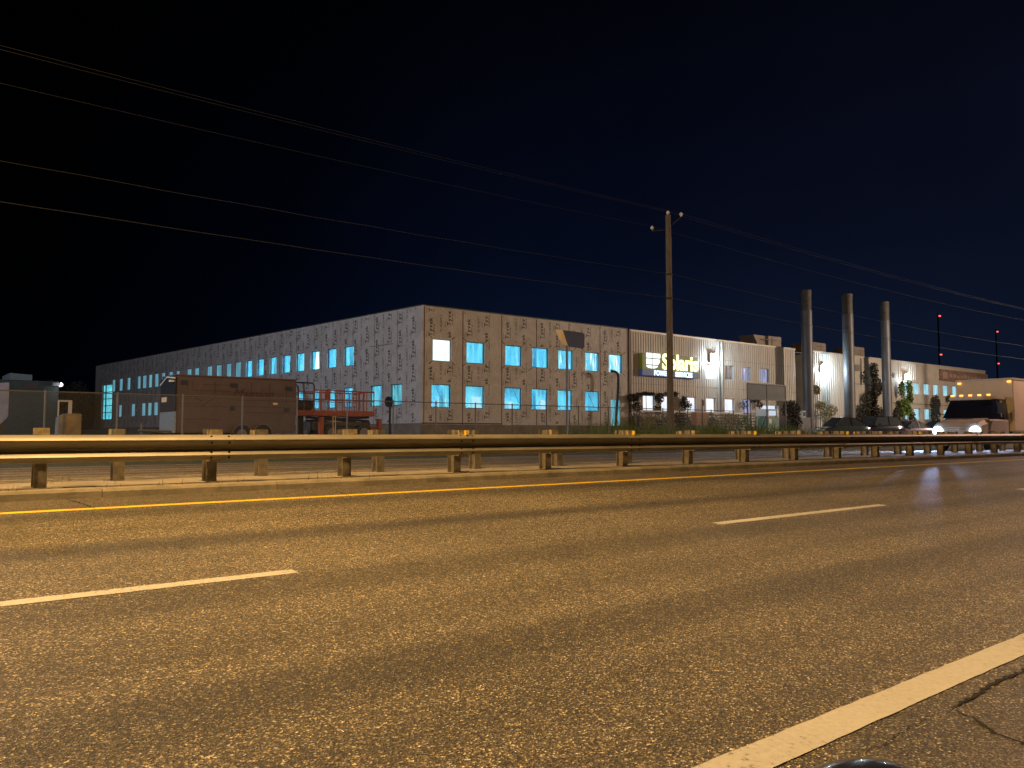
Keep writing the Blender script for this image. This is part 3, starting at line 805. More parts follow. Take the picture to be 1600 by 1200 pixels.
# vents and conduits on the smooth bay
g = MB(); FR.box(g, ux(1336), ux(1343), zz(1340, 580), zz(1340, 570), 0, .1)
FR.box(g, ux(1345), ux(1346.2), zz(1345, 590), zz(1345, 560), 0, .08); FR.box(g, ux(1349), ux(1356), zz(1352, 591), zz(1352, 590), 0, .08)
FR.box(g, ux(1395), ux(1398), zz(1396, 590), zz(1396, 583), 0, .1)
bp_(g, 'wall_conduit', M_ink2)
# end wall, rear, roof, parapet trims
g = MB(); B0 = FE.y
g.quad((CX + XE, YF, ZG - .3), (CX + XE, B0, ZG - .3), (CX + XE, B0, ZT - .1), (CX + XE, YF, ZT - .1))
g.quad((FE.x, B0, ZG - .3), (CX + XE, B0, ZG - .3), (CX + XE, B0, ZT - .1), (FE.x, B0, ZT - .1)); bp_(g, 'rear_wall', M_panel)
g = MB(); g.quad((CX + .1, YF + .1, ZT - .3), (CX + XE - .1, YF + .1, ZT - .3), (CX + XE - .1, B0 - .1, ZT - .3), (FE.x + .1, B0 - .1, ZT - .3)); bp_(g, 'roof', M_roof)
g = MB(); FR.box(g, -.06, UE - .10, ZT, ZT + .06, -.35, .06); SI.box(g, 0, SLEN, ZT, ZT + .06, -.35, .06); bp_(g, 'wrap_parapet', mat('dark_coping', (.07, .06, .055), .5))
g = MB(); FR.box(g, UE + .11, XA, ZT - .12, ZT + .02, -.4, .07); FR.box(g, XB, XE, ZT - .1, ZT + .03, -.4, .07); FR.box(g, XA, XB, ZT - .12, ZT - .02, -3.3, -2.95); bp_(g, 'metal_parapet', M_trim)
for a in (1121.5, 1127):
    g = MB(); g.tube([FR.p(ux(a), ZG + 1, .12), FR.p(ux(a), ZT - .15, .12)], .07, 8); bp_(g, 'downpipe', mat('pale_downpipe', (.52, .50, .46), .4, .2), True)

# ------------------------------------------------------------------ wall lamps, sign, banner
def wall_lamp(px, py, label, w, h, power, reach):
    P = at(px, py, YF - .22)
    t = thing('wall_lamp', label, 'lamp', P, group='wall lamps on the metal wall')
    g = MB(); g.box(-w / 2, w / 2, .02, .20, -h / 2, h / 2 + .1); g.box(-w / 2 - .03, w / 2 + .03, -.12, .20, h / 2 + .1, h / 2 + .16)
    g.build('housing', M_whitep, t, bevel=.01)
    g = MB(); g.prism([(-w / 2 + .02, -h / 2), (w / 2 - .02, -h / 2), (w / 2 - .02, h / 2 + .08), (-w / 2 + .02, h / 2 + .08)], -.10, .015); g.build('lens', M_hot, t)
    lamp('wall_lamp_light', 'POINT', (P.x, P.y - .40, P.z - .12), power * 1.5, (.75, .92, 1.0), .2)
wall_lamp(1114, 560, 'bright wall lamp above the window right of the lit shop sign', .72, .55, 420, 0)
wall_lamp(1285, 577, 'bright wall lamp between the first and second steel stacks', .6, .6, 620, 0)
wall_lamp(1416.5, 590, 'bright wall lamp over the green ivy on the office end', .9, .6, 320, 0)

def flat_text(txt, size, m, parent, loc, bold=0, ext=.02, shear=0, name='lettering', squeeze=1):
    cu = bpy.data.curves.new('t', 'FONT'); cu.body = txt; cu.size = size; cu.offset = bold; cu.extrude = ext; cu.shear = shear; cu.resolution_u = 4
    o = bpy.data.objects.new('t', cu); C.objects.link(o); dg = bpy.context.evaluated_depsgraph_get()
    me = bpy.data.meshes.new_from_object(o.evaluated_get(dg)); bpy.data.objects.remove(o)
    me.transform(Matrix.Scale(squeeze, 4, (1, 0, 0))); me.transform(Matrix.Rotation(R(90), 4, 'X')); me.materials.clear(); me.materials.append(m)
    q = bpy.data.objects.new(name, me); C.objects.link(q); q.parent = parent; q.location = loc
    return q
YS = YF - .45
A = at(1003.5, 552, YS); B = at(1091.5, 592, YS); sw = B.x - A.x; szt = at(1003.5, 551, YS).z; szb = at(1003.5, 586, YS).z
sg = thing('shop_sign', 'lit sign with yellow lettering and a pale block emblem on the metal wall', 'sign', (A.x, YS, szb))
sh = szt - szb
M_sb = mat('sign_board', (.10, .115, .03), .5, emis=(.16, .20, .01), es=.22); M_sb2 = mat('sign_strip', (.03, .045, .10), .5, emis=(.03, .07, .20), es=.4)  # faint board glow stands in for light spilled by the letters
g = MB(); g.box(0, sw, 0, .35, .5, sh - .02); g.build('board', M_sb, sg, bevel=.02)
g = MB(); g.box(-.05, sw + .05, -.02, .35, 0, .49); g.build('lower_strip', M_sb2, sg, bevel=.02)
g = MB()
ew = sw * .235; ex = sw * .065
def blk(x0, x1, z0, z1, rr=0): g.prism([(x0, z0), (x1 - rr, z0), (x1, z0 + rr), (x1, z1), (x0, z1)], -.06, -.005)
top = sh + .0
blk(ex, ex + ew * .38, top - .36, top + .03); blk(ex + ew * .46, ex + ew, top - .36, top + .02, .06)
blk(ex, ex + ew * .38, top - .90, top - .45); blk(ex + ew * .46, ex + ew * .96, top - .90, top - .45, .22)
g.prism([(ex, top - .99), (ex, top - 1.08), (ex + ew * .12, top - 1.17), (ex + ew * .38, top - 1.23), (ex + ew * .38, top - .99)], -.06, -.005)
g.prism([(ex + ew * .46, top - .99), (ex + ew * .46, top - 1.23), (ex + ew * .62, top - 1.19), (ex + ew * .78, top - 1.10), (ex + ew * .82, top - .99)], -.06, -.005)
g.build('emblem', M_signW, sg)
res, L_ = glyphs('Solaris', 1.0, 0)
tl = flat_text('Solaris', 1.78, M_signY, sg, (sw * .335, -.03, .64), .05, .025)
tw = max(v.co.x for v in tl.data.vertices); tl.scale.x = sw * .65 / tw
t1 = flat_text('POWER', .56, M_signB, sg, (sw * .19, -.05, .06), .022, .02); tw = max(v.co.x for v in t1.data.vertices); t1.scale.x = sw * .26 / tw
t2 = flat_text('SERVICES', .56, M_signB, sg, (sw * .565, -.05, .06), .022, .02); tw = max(v.co.x for v in t2.data.vertices); t2.scale.x = sw * .31 / tw
# faded rooftop banner at the far office end
A = at(1469, 580, YF - .15); B = at(1543, 585, YF - .15); zb1, zb0 = at(1505, 580.5, YF - .15).z, at(1505, 597.5, YF - .15).z
bn = thing('wall_banner', 'faded brown banner with pale worn emblem high on the office end', 'banner', (A.x, YF - .16, zb0))
bw = B.x - A.x; bh = zb1 - zb0
g = MB(); g.box(0, bw, 0, .1, 0, bh); g.build('panel', mat('faded_banner', (.17, .10, .085), .8, ns=1.5, na=.35), bn, bevel=.04)
g = MB(); g.box(bw * .05, bw * .14, -.02, -.002, bh * .2, bh * .8); g.build('worn_emblem', mat('faded_ink', (.26, .19, .16), .8), bn); g = MB()
for q in range(9): g.box(bw * (.18 + .075 * q), bw * (.18 + .075 * q + rnd.uniform(.04, .06)), -.02, -.002, bh * .37, bh * rnd.uniform(.55, .75))
g.box(bw * .18, bw * .84, -.018, -.002, bh * .33, bh * .365)
g.build('worn_lettering', bpy.data.materials['faded_ink'], bn)

# ------------------------------------------------------------------ rooftop units
def rtu(px0, px1, pyt, pyb, label, slant=False):
    Y = 47.2; A = at(px0, pyt, Y); B = at(px1, pyb, Y); t = thing('rooftop_unit', label, 'air conditioner', (A.x, Y, ZT - .3), group='units on the roof')
    w = B.x - A.x; h = A.z - ZT + .3
    g = MB()
    if slant: g.prism([(w * .48, 0), (w, 0), (w, h), (w * .48, h)], 0, 2.4); g.build('casing', M_rtu, t, bevel=.03); g = MB(); g.prism([(w * .25, h * .2), (w * .47, 0), (w * .47, h), (0, h)], .3, 2.1); g.build('hood', M_rtu, t)
    else: g.box(0, w, 0, 2.4, 0, h); g.build('casing', M_rtu, t, bevel=.05)
    g = MB(); g.box(w * .6, w * .64, -.02, -.002, .15, h * .9); g.box(w * .3, w * .8, -.03, -.002, h * .75, h * .8); g.build('access_panel', M_ink2, t)
rtu(1181, 1221, 522, 544, 'largest rooftop unit with slanted hood, left of the first stack', True)
rtu(1269, 1291, 534, 551, 'rooftop unit between the first and second steel stacks')
rtu(1333, 1351, 541, 558, 'small pale rooftop unit just right of the second stack')

# ------------------------------------------------------------------ steel stacks
def stack(pxc, w, pyt, Y, label, ladder=False):
    P = at(pxc, pyt, Y); d = (P - Vector((0, 0, EYE))).dot(fwd); r = w * d / F / 2
    t = thing('steel_stack', label, 'chimney', (P.x, Y, ZG), group='steel stacks along the front of the building')
    H = P.z - ZG; g = MB()
    g.tube([(0, 0, -.1), (0, 0, H * .86)], r, 28, caps=True); g.build('shaft', M_tin, t, smooth=True)
    g = MB(); g.tube([(0, 0, H * .86), (0, 0, H * .97)], r * .93, 28); g.tube([(0, 0, H * .97), (0, 0, H)], r * .98, 28); g.build('cap', mat('dark_cap_steel', (.07, .065, .06), .7, .2, ns=2, na=.4), t, smooth=True)  # darker steel tone over the top of the stack
    g = MB()
    for q in range(1, 6): g.tube([(0, 0, H * q * .15), (0, 0, H * q * .15 + .06)], r * 1.05, 28)
    g.build('ring_joint', M_tin, t, smooth=True)
    g = MB(); g.box(-r * 1.3, r * 1.3, -r * 1.3, r * 1.3, -.1, .35); g.build('footing', M_foot, t, bevel=.03)
    g = MB(); g.box(r * .7, r * 1.05, -.2, .2, H * .02, H * .58); g.build('conduit', M_steel, t)
    return t
stack(1259, 17, 454, 42.2, 'thickest steel stack, nearest, left of the three stacks')
stack(1323.5, 16.5, 460, 42.2, 'middle steel stack, shining pale where the wall lamp lights it')
stack(1382, 13.5, 472, 42.2, 'slimmest steel stack, farthest right, beside the ivy covered wall')

# ------------------------------------------------------------------ far towers with red lights
def tower(px, y1, y2, D, label):
    d = ray(px, y1); t0 = D / d.y; X = d.x * t0; z1 = EYE + d.z * t0; z2 = EYE + ray(px, y2).z * (D / ray(px, y2).y)
    t = thing('chimney_tower', label, 'tower', (X, D, .8), group='far towers with red lights')
    g = MB(); g.tube([(0, 0, 0), (0, 0, z1 + .6)], 0.55, 12, r2=.3); g.build('shaft', mat('tower_concrete', (.05, .055, .08), .9), t, smooth=True)
    for k, z in enumerate((z1, z2)):
        g = MB(); g.tube([(0, -.8, z - .8 - .25), (0, -.8, z - .8 + .25)], .42, 12); g.build('warning_light', M_red_l, t, smooth=True)
tower(1465.5, 494, 554, 160, 'left far dark tower with two red warning lights')
tower(1556, 518.5, 568, 170, 'right far dark tower with two red warning lights, above the truck')

# ------------------------------------------------------------------ chain link fence
def fence_mat():
    M = bpy.data.materials.new('chain_link'); M.use_nodes = True; t = M.node_tree; b = t.nodes['Principled BSDF']
    b.inputs['Base Color'].default_value = (.16, .155, .15, 1); b.inputs['Metallic'].default_value = .4; b.inputs['Roughness'].default_value = .5
    g = N(t, 'ShaderNodeNewGeometry'); s_ = N(t, 'ShaderNodeSeparateXYZ'); t.links.new(g.outputs['Position'], s_.inputs[0])
    outs = []
    for sg_ in (1, -1):
        a = N(t, 'ShaderNodeMath', operation='MULTIPLY_ADD'); t.links.new(s_.outputs['Z'], a.inputs[0]); a.inputs[1].default_value = sg_; t.links.new(s_.outputs['X'], a.inputs[2])
        p = N(t, 'ShaderNodeMath', operation='PINGPONG'); t.links.new(a.outputs[0], p.inputs[0]); p.inputs[1].default_value = .035
        c = N(t, 'ShaderNodeMath', operation='LESS_THAN'); t.links.new(p.outputs[0], c.inputs[0]); c.inputs[1].default_value = .0022; outs.append(c.outputs[0])
    mx_ = N(t, 'ShaderNodeMath', operation='MAXIMUM'); t.links.new(outs[0], mx_.inputs[0]); t.links.new(outs[1], mx_.inputs[1])
    t.links.new(mx_.outputs[0], b.inputs['Alpha']); return M
fx0, fx1, FY = -6.3, 41.0, 29.0; fh = 1.72
ft = thing('chain_link_fence', 'tall chain link fence along the roadside in front of the building', 'fence', (fx0, FY, ZG))
g = MB(); g.tube([(0, 0, 0), (0, 0, fh + .05)], .03, 8); pf = g.build('fence_post', M_steel, ft)
n = int((fx1 - fx0) / 2.1)
for k in range(1, n + 1): part(pf, ft, (2.1 * k, 0, 0))
g = MB(); g.tube([(0, 0, fh), (2.1 * n, 0, fh)], .021, 6); g.build('top_rail', M_steel, ft)
g = MB(); g.quad((0, -.03, .02), (2.1 * n, -.03, .02), (2.1 * n, -.03, fh), (0, -.03, fh)); g.build('wire_mesh', fence_mat(), ft)

# ------------------------------------------------------------------ grass on the verge
g = MB()
r3 = random.Random(4)
for k in range(22000):
    y = r3.uniform(23.4, 28.3); x = 21 + 60 * r3.random() ** 1.1
    if y > 25.6: zb = .8
    else: zb = .46 + (y - 23) / 2.6 * .34
    cl = .5 + .5 * math.sin(x * 1.3 + math.sin(y * 2) * 2) * math.sin(x * .37 + 1)
    h = (.30 + .80 * r3.random() ** 1.5) * (.55 + .75 * cl) * min(1, (x - 20) / 6) * (1 if x < 43 else .35)
    lx, ly = r3.uniform(-.22, .22) * h, r3.uniform(-.22, .22) * h; w = r3.uniform(.008, .022); a = r3.uniform(0, 3.1)
    cx_, cy_ = math.cos(a) * w, math.sin(a) * w
    i = len(g.v); g.v += [(x - cx_, y - cy_, zb - .03), (x + cx_, y + cy_, zb - .03), (x + lx * .5 + cx_ * .7, y + ly * .5 + cy_ * .7, zb + h * .6), (x + lx * .5 - cx_ * .7, y + ly * .5 - cy_ * .7, zb + h * .6), (x + lx * 1.5, y + ly * 1.5, zb + h)]
    g.f += [(i, i + 1, i + 2, i + 3), (i + 3, i + 2, i + 4)]
tag(g.build('verge_grass', M_grass), 'tall rough green grass along the verge in front of the fence', 'grass', kind='stuff')

# ------------------------------------------------------------------ plants
def leaves(blobs, n, size, m, name, parent, seed, flat=1.0):
    r = random.Random(seed); g = MB()
    for (c, rad, wt) in blobs:
        for k in range(int(n * wt)):
            while True:
                p = Vector((r.uniform(-1, 1), r.uniform(-1, 1), r.uniform(-1, 1)))
                if .25 < p.length < 1: break
            if r.random() < .25: p *= 1.15
            q = Vector(c) + Vector((p.x * rad[0], p.y * rad[1], p.z * rad[2])); s_ = size * r.uniform(.5, 1.3)
            a = Vector((r.gauss(0, 1), r.gauss(0, 1) * flat, r.gauss(0, 1))).normalized(); b = a.cross(Vector((r.gauss(0, 1), r.gauss(0, 1), r.gauss(0, 1)))).normalized()
            g.quad(q - a * s_ * .5, q + b * s_ * .32, q + a * s_ * .5, q - b * s_ * .32)
    return g.build(name, m, parent)
def stems(pts_list, r, parent, name='stem', m=None):
    g = MB()
    for pts in pts_list: g.tube(pts, r, 5, r2=r * .5)
    return g.build(name, m or M_bark, parent)
def ivy(label, px, py, Y, blobs, n, size, m, seed, cat='ivy', name='ivy', group=None):
    P = at(px, py, Y); t = thing(name, label, cat, (P.x, Y, ZG), group=group); B = []
    L = []
    for (bx, by, rx, rz_, w) in blobs:         # measured centres and sizes
        q = at(bx, by, Y); d = (q - Vector((0, 0, EYE))).dot(fwd); s = d / F
        B.append(((q.x - P.x, 0, q.z - ZG), (rx * s * 1.75, .35, rz_ * s), w))
        L.append([(q.x - P.x - .1, .1, 0), (q.x - P.x + .1, .08, (q.z - ZG) * .5), (q.x - P.x, .05, q.z - ZG + .1)])
    leaves(B, n, size, m, 'foliage', t, seed, .5); stems(L, .035, t)
    return t
YI = YF - .45
ivy('dark ivy draped over the first two lit ground floor windows under the sign', 1010, 660, YI,
    [(990, 622, 8, 6, 1), (1010, 615, 12, 2.2, .8), (1030, 622, 5, 8, .8), (996, 636, 5, 8, .6), (1028, 640, 4, 8, .6), (1050, 614, 8, 2, .4), (995, 660, 10, 14, 1.3), (1020, 662, 8, 12, 1), (1038, 660, 6, 12, .8)], 420, .16, M_leafd, 1)
ivy('dark vine climbing the left edge of the third lit ground floor window', 1072, 650, YI,
    [(1069, 628, 3, 10, .9), (1075, 634, 3, 8, .5), (1064, 655, 8, 14, 1.4), (1080, 665, 9, 10, 1), (1053, 618, 3, 4, .2)], 420, .15, M_leafd, 2)
ivy('tangled vine over the window and wall beside the entrance doorway', 1178, 650, YI,
    [(1163, 632, 5, 8, .4), (1180, 626, 7, 3, .6), (1187, 632, 3, 6, .5)], 300, .15, M_leafd, 3)
ivy('large dark ivy mass climbing the panel wall left of the third stack', 1362, 650, YI,
    [(1366, 580, 5, 14, 1.2), (1370, 605, 8, 16, 2), (1360, 625, 12, 14, 2.4), (1350, 645, 12, 14, 2), (1370, 650, 12, 18, 2.4), (1352, 590, 2, 10, .4), (1345, 660, 10, 14, 1.5)], 420, .22, M_leafd, 4)
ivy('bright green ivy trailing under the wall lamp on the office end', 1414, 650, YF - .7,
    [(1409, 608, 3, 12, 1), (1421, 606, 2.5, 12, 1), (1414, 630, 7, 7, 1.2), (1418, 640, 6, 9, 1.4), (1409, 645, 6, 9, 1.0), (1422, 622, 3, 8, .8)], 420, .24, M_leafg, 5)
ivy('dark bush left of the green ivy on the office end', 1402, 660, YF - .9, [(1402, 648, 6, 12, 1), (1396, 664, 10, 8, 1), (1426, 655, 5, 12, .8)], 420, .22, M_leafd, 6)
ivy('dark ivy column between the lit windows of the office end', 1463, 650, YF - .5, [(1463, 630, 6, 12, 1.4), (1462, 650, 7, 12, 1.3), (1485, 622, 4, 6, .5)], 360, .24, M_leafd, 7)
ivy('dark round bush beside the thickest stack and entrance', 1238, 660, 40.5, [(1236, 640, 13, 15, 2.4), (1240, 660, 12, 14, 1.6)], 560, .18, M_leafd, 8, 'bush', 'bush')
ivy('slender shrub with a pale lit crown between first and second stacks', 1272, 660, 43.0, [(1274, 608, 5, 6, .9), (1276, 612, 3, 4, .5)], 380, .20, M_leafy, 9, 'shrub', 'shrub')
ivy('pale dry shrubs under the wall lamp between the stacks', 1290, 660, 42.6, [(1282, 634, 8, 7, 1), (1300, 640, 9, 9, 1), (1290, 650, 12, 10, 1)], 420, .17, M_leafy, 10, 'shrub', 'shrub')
for k, (px, w, hh, mm) in enumerate(((1085, 8, 12, M_leafg), (1110, 10, 13, M_leafy), (1140, 12, 13, M_leafy), (1165, 9, 11, M_leafg), (1062, 7, 14, M_leafd), (1012, 9, 12, M_leafy))):
    ivy(('low green shrub by the orange topped cabinet', 'dry shrub right of the orange topped cabinet', 'wide dry shrub behind the fence left of the blank billboard',
         'low green shrub under the left post of the blank billboard', 'dark tall weed clump right of the wooden utility pole', 'dry weed clump under the first lit ground floor window')[k],
        px, 665, 39.5 - k % 3, [(px, 665 - hh * .6, w, hh, 1.2)], 420, .12, mm, 20 + k, 'shrub', 'shrub')

# trees in the dark behind the yard, left
def tree(x, y, h, label, seed):
    t = thing('tree', label, 'tree', (x, y, .8)); r = random.Random(seed)
    g = MB(); g.tube([(0, 0, -.1), (.1, 0, h * .3), (-.1, .1, h * .6), (0, 0, h * .85)], .28, 8, r2=.05)
    for k in range(8):
        a = r.uniform(0, 6.28); z = h * r.uniform(.3, .7); L = h * .28
        g.tube([(0, 0, z), (math.cos(a) * L * .5, math.sin(a) * L * .5, z + L * .4), (math.cos(a) * L, math.sin(a) * L, z + L * .7)], .08, 5, r2=.02)
    g.build('trunk', M_bark, t)
    bl = [((r.uniform(-.3, .3) * h, r.uniform(-.3, .3) * h, h * r.uniform(.4, .95)), (h * .16, h * .16, h * .12), 1) for _ in range(14)]
    leaves(bl, 240, .3, M_leafd, 'crown', t, seed)
P = at(98, 640, 100); tree(P.x, 100, 6.0, 'dark tree between the site buildings and the wrapped wall', 3)
P = at(117, 640, 118); tree(P.x, 118, 6.2, 'far dark tree beside the end of the wrapped side wall', 6)

# ------------------------------------------------------------------ utility poles and wires
PY = 25.0
PX = at(1047, 600, PY).x; PT = at(1047, 337, PY).z
def upole(x, label, name='utility_pole'):
    t = thing(name, label, 'utility pole', (x, PY, .72), group='wooden utility poles along the far verge')
    H = PT - .72
    g = MB(); g.tube([(0, 0, -.3), (.01, 0, H * .5), (0, 0, H)], .175, 18, r2=.125); g.build('shaft', M_wood, t, smooth=True)
    g = MB(); g.tube([(-.05, -.05, H - .72), (-.45, .62, H - .72)], .028, 6); g.build('bracket', M_wire, t)
    g = MB(); g.tube([(.05, -.05, H - .55), (.42, -.45, H - .12)], .028, 6); g.build('bracket', M_wire, t)
    for p in ((-.45, .62, H - .66), (.42, -.45, H - .08), (0, 0, H + .02)):
        g = MB(); g.tube([p, (p[0], p[1], p[2] + .05)], .05, 10); g.tube([(p[0], p[1], p[2] + .06), (p[0], p[1], p[2] + .12)], .085, 10); g.tube([(p[0], p[1], p[2] + .13), (p[0], p[1], p[2] + .18)], .05, 10); g.build('insulator', M_ins, t, smooth=True)
    g = MB()
    for z in (H - 2.9, H - 4.05): g.tube([(0, 0, z - .03), (0, 0, z + .03)], .19, 14)
    g.build('clamp_band', M_bolt, t)
    g = MB(); g.box(.13, .16, -.06, -.02, .2, H - 1.0); g.build('ground_wire', M_wired, t)
    return H
H = upole(PX, 'tall wooden utility pole standing in front of the lit shop sign')
XL, XR = PX - 46, PX + 62
upole(XL, 'wooden utility pole beyond the left edge of the photo'); upole(XR, 'wooden utility pole beyond the right edge of the photo')
def wire(dy, dz, rad, sag, label, m=M_wire, dxo=0, name='power_line', cat='power line', wob=0):
    g = MB(); z0 = .72 + dz
    for xa, xb in ((XL, PX), (PX, XR)):
        pts = []
        for k in range(41):
            u = k / 40; s_ = sag * (1.6 if xb == XR else 1) * 4 * u * (1 - u)
            pts.append((xa + dxo + (xb - xa) * u, PY + dy + wob * math.sin(k * 2.1), z0 - s_ + (wob * math.cos(k * 1.7))))
        g.tube(pts, rad, 5)
    tag(g.build(name, m), label, cat)
wire(-.45, H + .06, .005, .30, 'uppermost power line, running over the right bracket of the pole', dxo=.42)
wire(0, H + .16, .005, .32, 'power line crossing the very top of the pole', dxo=0)
wire(.62, H - .50, .005, .35, 'power line held by the lower left bracket of the pole', dxo=-.45)
wire(-.19, H - 2.9, .0075, .35, 'upper communication cable clamped below the power lines', name='communication_cable', cat='cable', wob=.012)
wire(-.19, H - 4.05, .010, .30, 'lowest and thickest cable clamped to the pole', name='communication_cable', cat='cable', wob=.006)

# ------------------------------------------------------------------ bent road sign seen from behind
P = at(886, 600, 23.6)
t = thing('road_sign', 'road sign seen from behind with its left edge bent forward', 'sign', (P.x, 23.6, .55))
zt = at(888, 517, 23.6).z - .55
g = MB(); g.box(-.035, .035, -.03, .03, -.2, zt); g.build('post', mat('sign_post_steel', (.09, .08, .065), .6), t)
zb = at(888, 543, 23.6).z - .55
g = MB(); xr_ = at(912, 530, 23.6).x - P.x; xl_ = at(878, 530, 23.6).x - P.x
c = .08
poly = [(xl_, zt), (xr_ - c, zt - .02), (xr_, zt - c - .02), (xr_, zb + c), (xr_ - c, zb), (0.02, zb + .03)]
g.prism(poly, -.05, -.035); g.build('sign_plate', M_signback, t)
g = MB(); i = 0
g.v += [(xl_ - .002, -.052, zt), (.018, -.052, zb + .03), (xl_ + .02, .10, zb + .22), (xl_ - .20, .18, zt + .02)]; g.f.append((0, 1, 2, 3))
o = g.build('bent_edge', M_signfold, t); md = o.modifiers.new('s', 'SOLIDIFY'); md.thickness = .008

# bent black pipe by the torn doorway
Y = 43.2; P = at(962, 668, Y)
t = thing('bent_pipe', 'black bent pipe leaning beside the cyan torn doorway', 'pipe', (P.x, Y, ZG))
pts = [at(q[0], q[1], Y) for q in ((962, 672), (963, 650), (964.5, 628), (966, 606), (966.3, 590), (965.3, 584), (962, 581), (955, 579.5))]
g = MB(); g.tube([(p.x - P.x, 0, p.z - ZG) for p in pts], .10, 8); g.build('pipe', M_black, t, smooth=True)

# ------------------------------------------------------------------ blank billboard
Y = 31.0; A = at(1167.5, 599, Y); B = at(1227, 621, Y)
t = thing('billboard', 'blank grey two panel billboard on three thin posts', 'billboard', (A.x, Y, ZG)); w = B.x - A.x
z1 = at(1167.5, 599.5, Y).z - ZG; z0 = at(1167.5, 623, Y).z - ZG
for x in (0, w / 2, w):
    g = MB(); g.box(x - .03, x + .03, -.04, .04, -.1, z1 + .03); g.build('post', M_steel, t)
for a, b in ((.03, w / 2 - .03), (w / 2 + .03, w - .03)):
    g = MB(); g.box(a, b, -.02, .01, z0, z1); g.build('panel', mat('billboard_grey', (.09, .125, .145), .6, ns=2, na=.12), t)
g = MB(); g.box(-.06, w + .06, -.07, -.042, z0 - .05, z0 + .02); g.box(-.06, w + .06, -.07, -.042, z1 - .02, z1 + .06); g.build('edge_frame', M_frame, t)

# cabinets and the stand in front of the entrance
Y = 36.5; A = at(1088, 644, Y); B = at(1106, 672, Y); t = thing('cabinet', 'orange topped utility cabinet with green lower half', 'cabinet', (A.x, Y, ZG)); w = B.x - A.x; h = A.z - ZG
g = MB(); g.box(0, w, 0, .5, h * .5, h); g.build('upper_case', mat('cabinet_tan', (.42, .22, .12), .6, ns=4, na=.1), t, bevel=.02)
g = MB(); g.box(.03, w - .03, .02, .48, 0, h * .5 - .003)
g.build('lower_case', mat('cabinet_green', (.09, .13, .07), .6), t)
g = MB(); [g.box(0, w, -.012, -.002, h * .5 + q * h * .12, h * .5 + q * h * .12 + .02) for q in (1, 2, 3)]; g.build('grille', M_ink2, t)
P = at(1097, 624, 35.5); t = thing('marker_post', 'thin dark red marker post in front of the orange topped cabinet', 'post', (P.x, 35.5, ZG))
g = MB(); g.box(-.035, .035, -.03, .03, -.1, P.z - ZG); g.build('post', mat('dark_red', (.09, .02, .018), .6), t)
g = MB(); g.box(.04, .24, -.02, .0, P.z - ZG - .45, P.z - ZG - .05); g.build('plate', mat('dark_red_plate', (.13, .04, .035), .6), t)
P = at(1117, 668, 30); t = thing('fire_hydrant', 'dark red fire hydrant low in the verge grass', 'hydrant', (P.x, 30, ZG))
g = MB(); g.tube([(0, 0, 0), (0, 0, .55)], .13, 14); g.tube([(0, 0, .55), (0, 0, .62), (0, 0, .72)], .17, 14, r2=.05); g.tube([(-.25, 0, .4), (.25, 0, .4)], .07, 10); g.tube([(0, 0, 0), (0, 0, .05)], .2, 14)
g.build('body', mat('hydrant_red', (.12, .02, .015), .5), t, smooth=True)
Y = 40; A = at(1197.5, 639, Y); B = at(1217.5, 672, Y); t = thing('kiosk', 'green and white service kiosk standing before the bright doorway', 'kiosk', (A.x, Y, ZG)); w = B.x - A.x; h = A.z - ZG
g = MB(); g.box(0, w, 0, 1.1, h * .28, h * .74); g.build('lower_panel', M_green, t, bevel=.03)
g = MB(); g.box(0, w, 0, 1.1, h * .745, h); g.build('upper_case', mat('kiosk_white', (.62, .66, .72), .5), t, bevel=.03)
g = MB(); g.box(w * .2, w * .74, -.02, -.002, h * .78, h * .95); g.build('hatch', emit('hatch_glow', (.7, .82, 1.0), .8), t)
g = MB(); g.box(w * .74, w * .8, -.04, -.002, h * .74, h * .98); g.box(w * .15, w * .8, -.04, -.022, h * .95, h * .98); g.build('hatch_frame', M_frame, t)
g = MB(); g.box(w * .18, w * .38, -.02, -.002, h * .5, h * .66); g.build('notice', M_whitep, t)
for x in (.05, w - .13): g = MB(); g.box(x, x + .08, .05, .15, 0, h * .28); g.build('leg', M_whitep, t)
g = MB(); g.box(.1, w * .85, .1, .9, h * .2, h * .26); g.build('shelf', M_whitep, t)
A = at(1183, 660, 40); t = thing('handrail', 'pale curved handrail with dark brace left of the green kiosk', 'handrail', (A.x, 40, ZG))
z_ = at(1184, 652, 40).z - ZG; x_ = at(1196, 660, 40).x - A.x
g = MB(); g.tube([(.0, 0, 0), (0, 0, z_ - .2), (.08, 0, z_ - .05), (.25, 0, z_)], .04, 6); g.build('rail', M_cream, t)
g = MB(); g.tube([(.3, 0, .35), (x_, 0, z_ + .1)], .06, 6); g.build('brace', M_frame, t)
A = at(1251, 658, 40.8); t = thing('electrical_box', 'grey electrical housing at the foot of the thickest stack', 'electrical box', (A.x - .9, 40.8, ZG))
hh = at(1251, 652, 40.8).z - ZG
g = MB(); g.box(0, 2.6, 0, 1.0, 0, hh); g.build('case', mat('grey_case', (.13, .135, .16), .6), t, bevel=.04)
g = MB(); g.box(1.75, 2.3, .3, .6, hh, hh + .62); g.build('meter_frame', mat('meter_white', (.55, .52, .48), .5), t); g = MB(); g.box(1.83, 2.22, .27, .298, hh + .1, hh + .52); g.build('meter_window', M_frame, t)
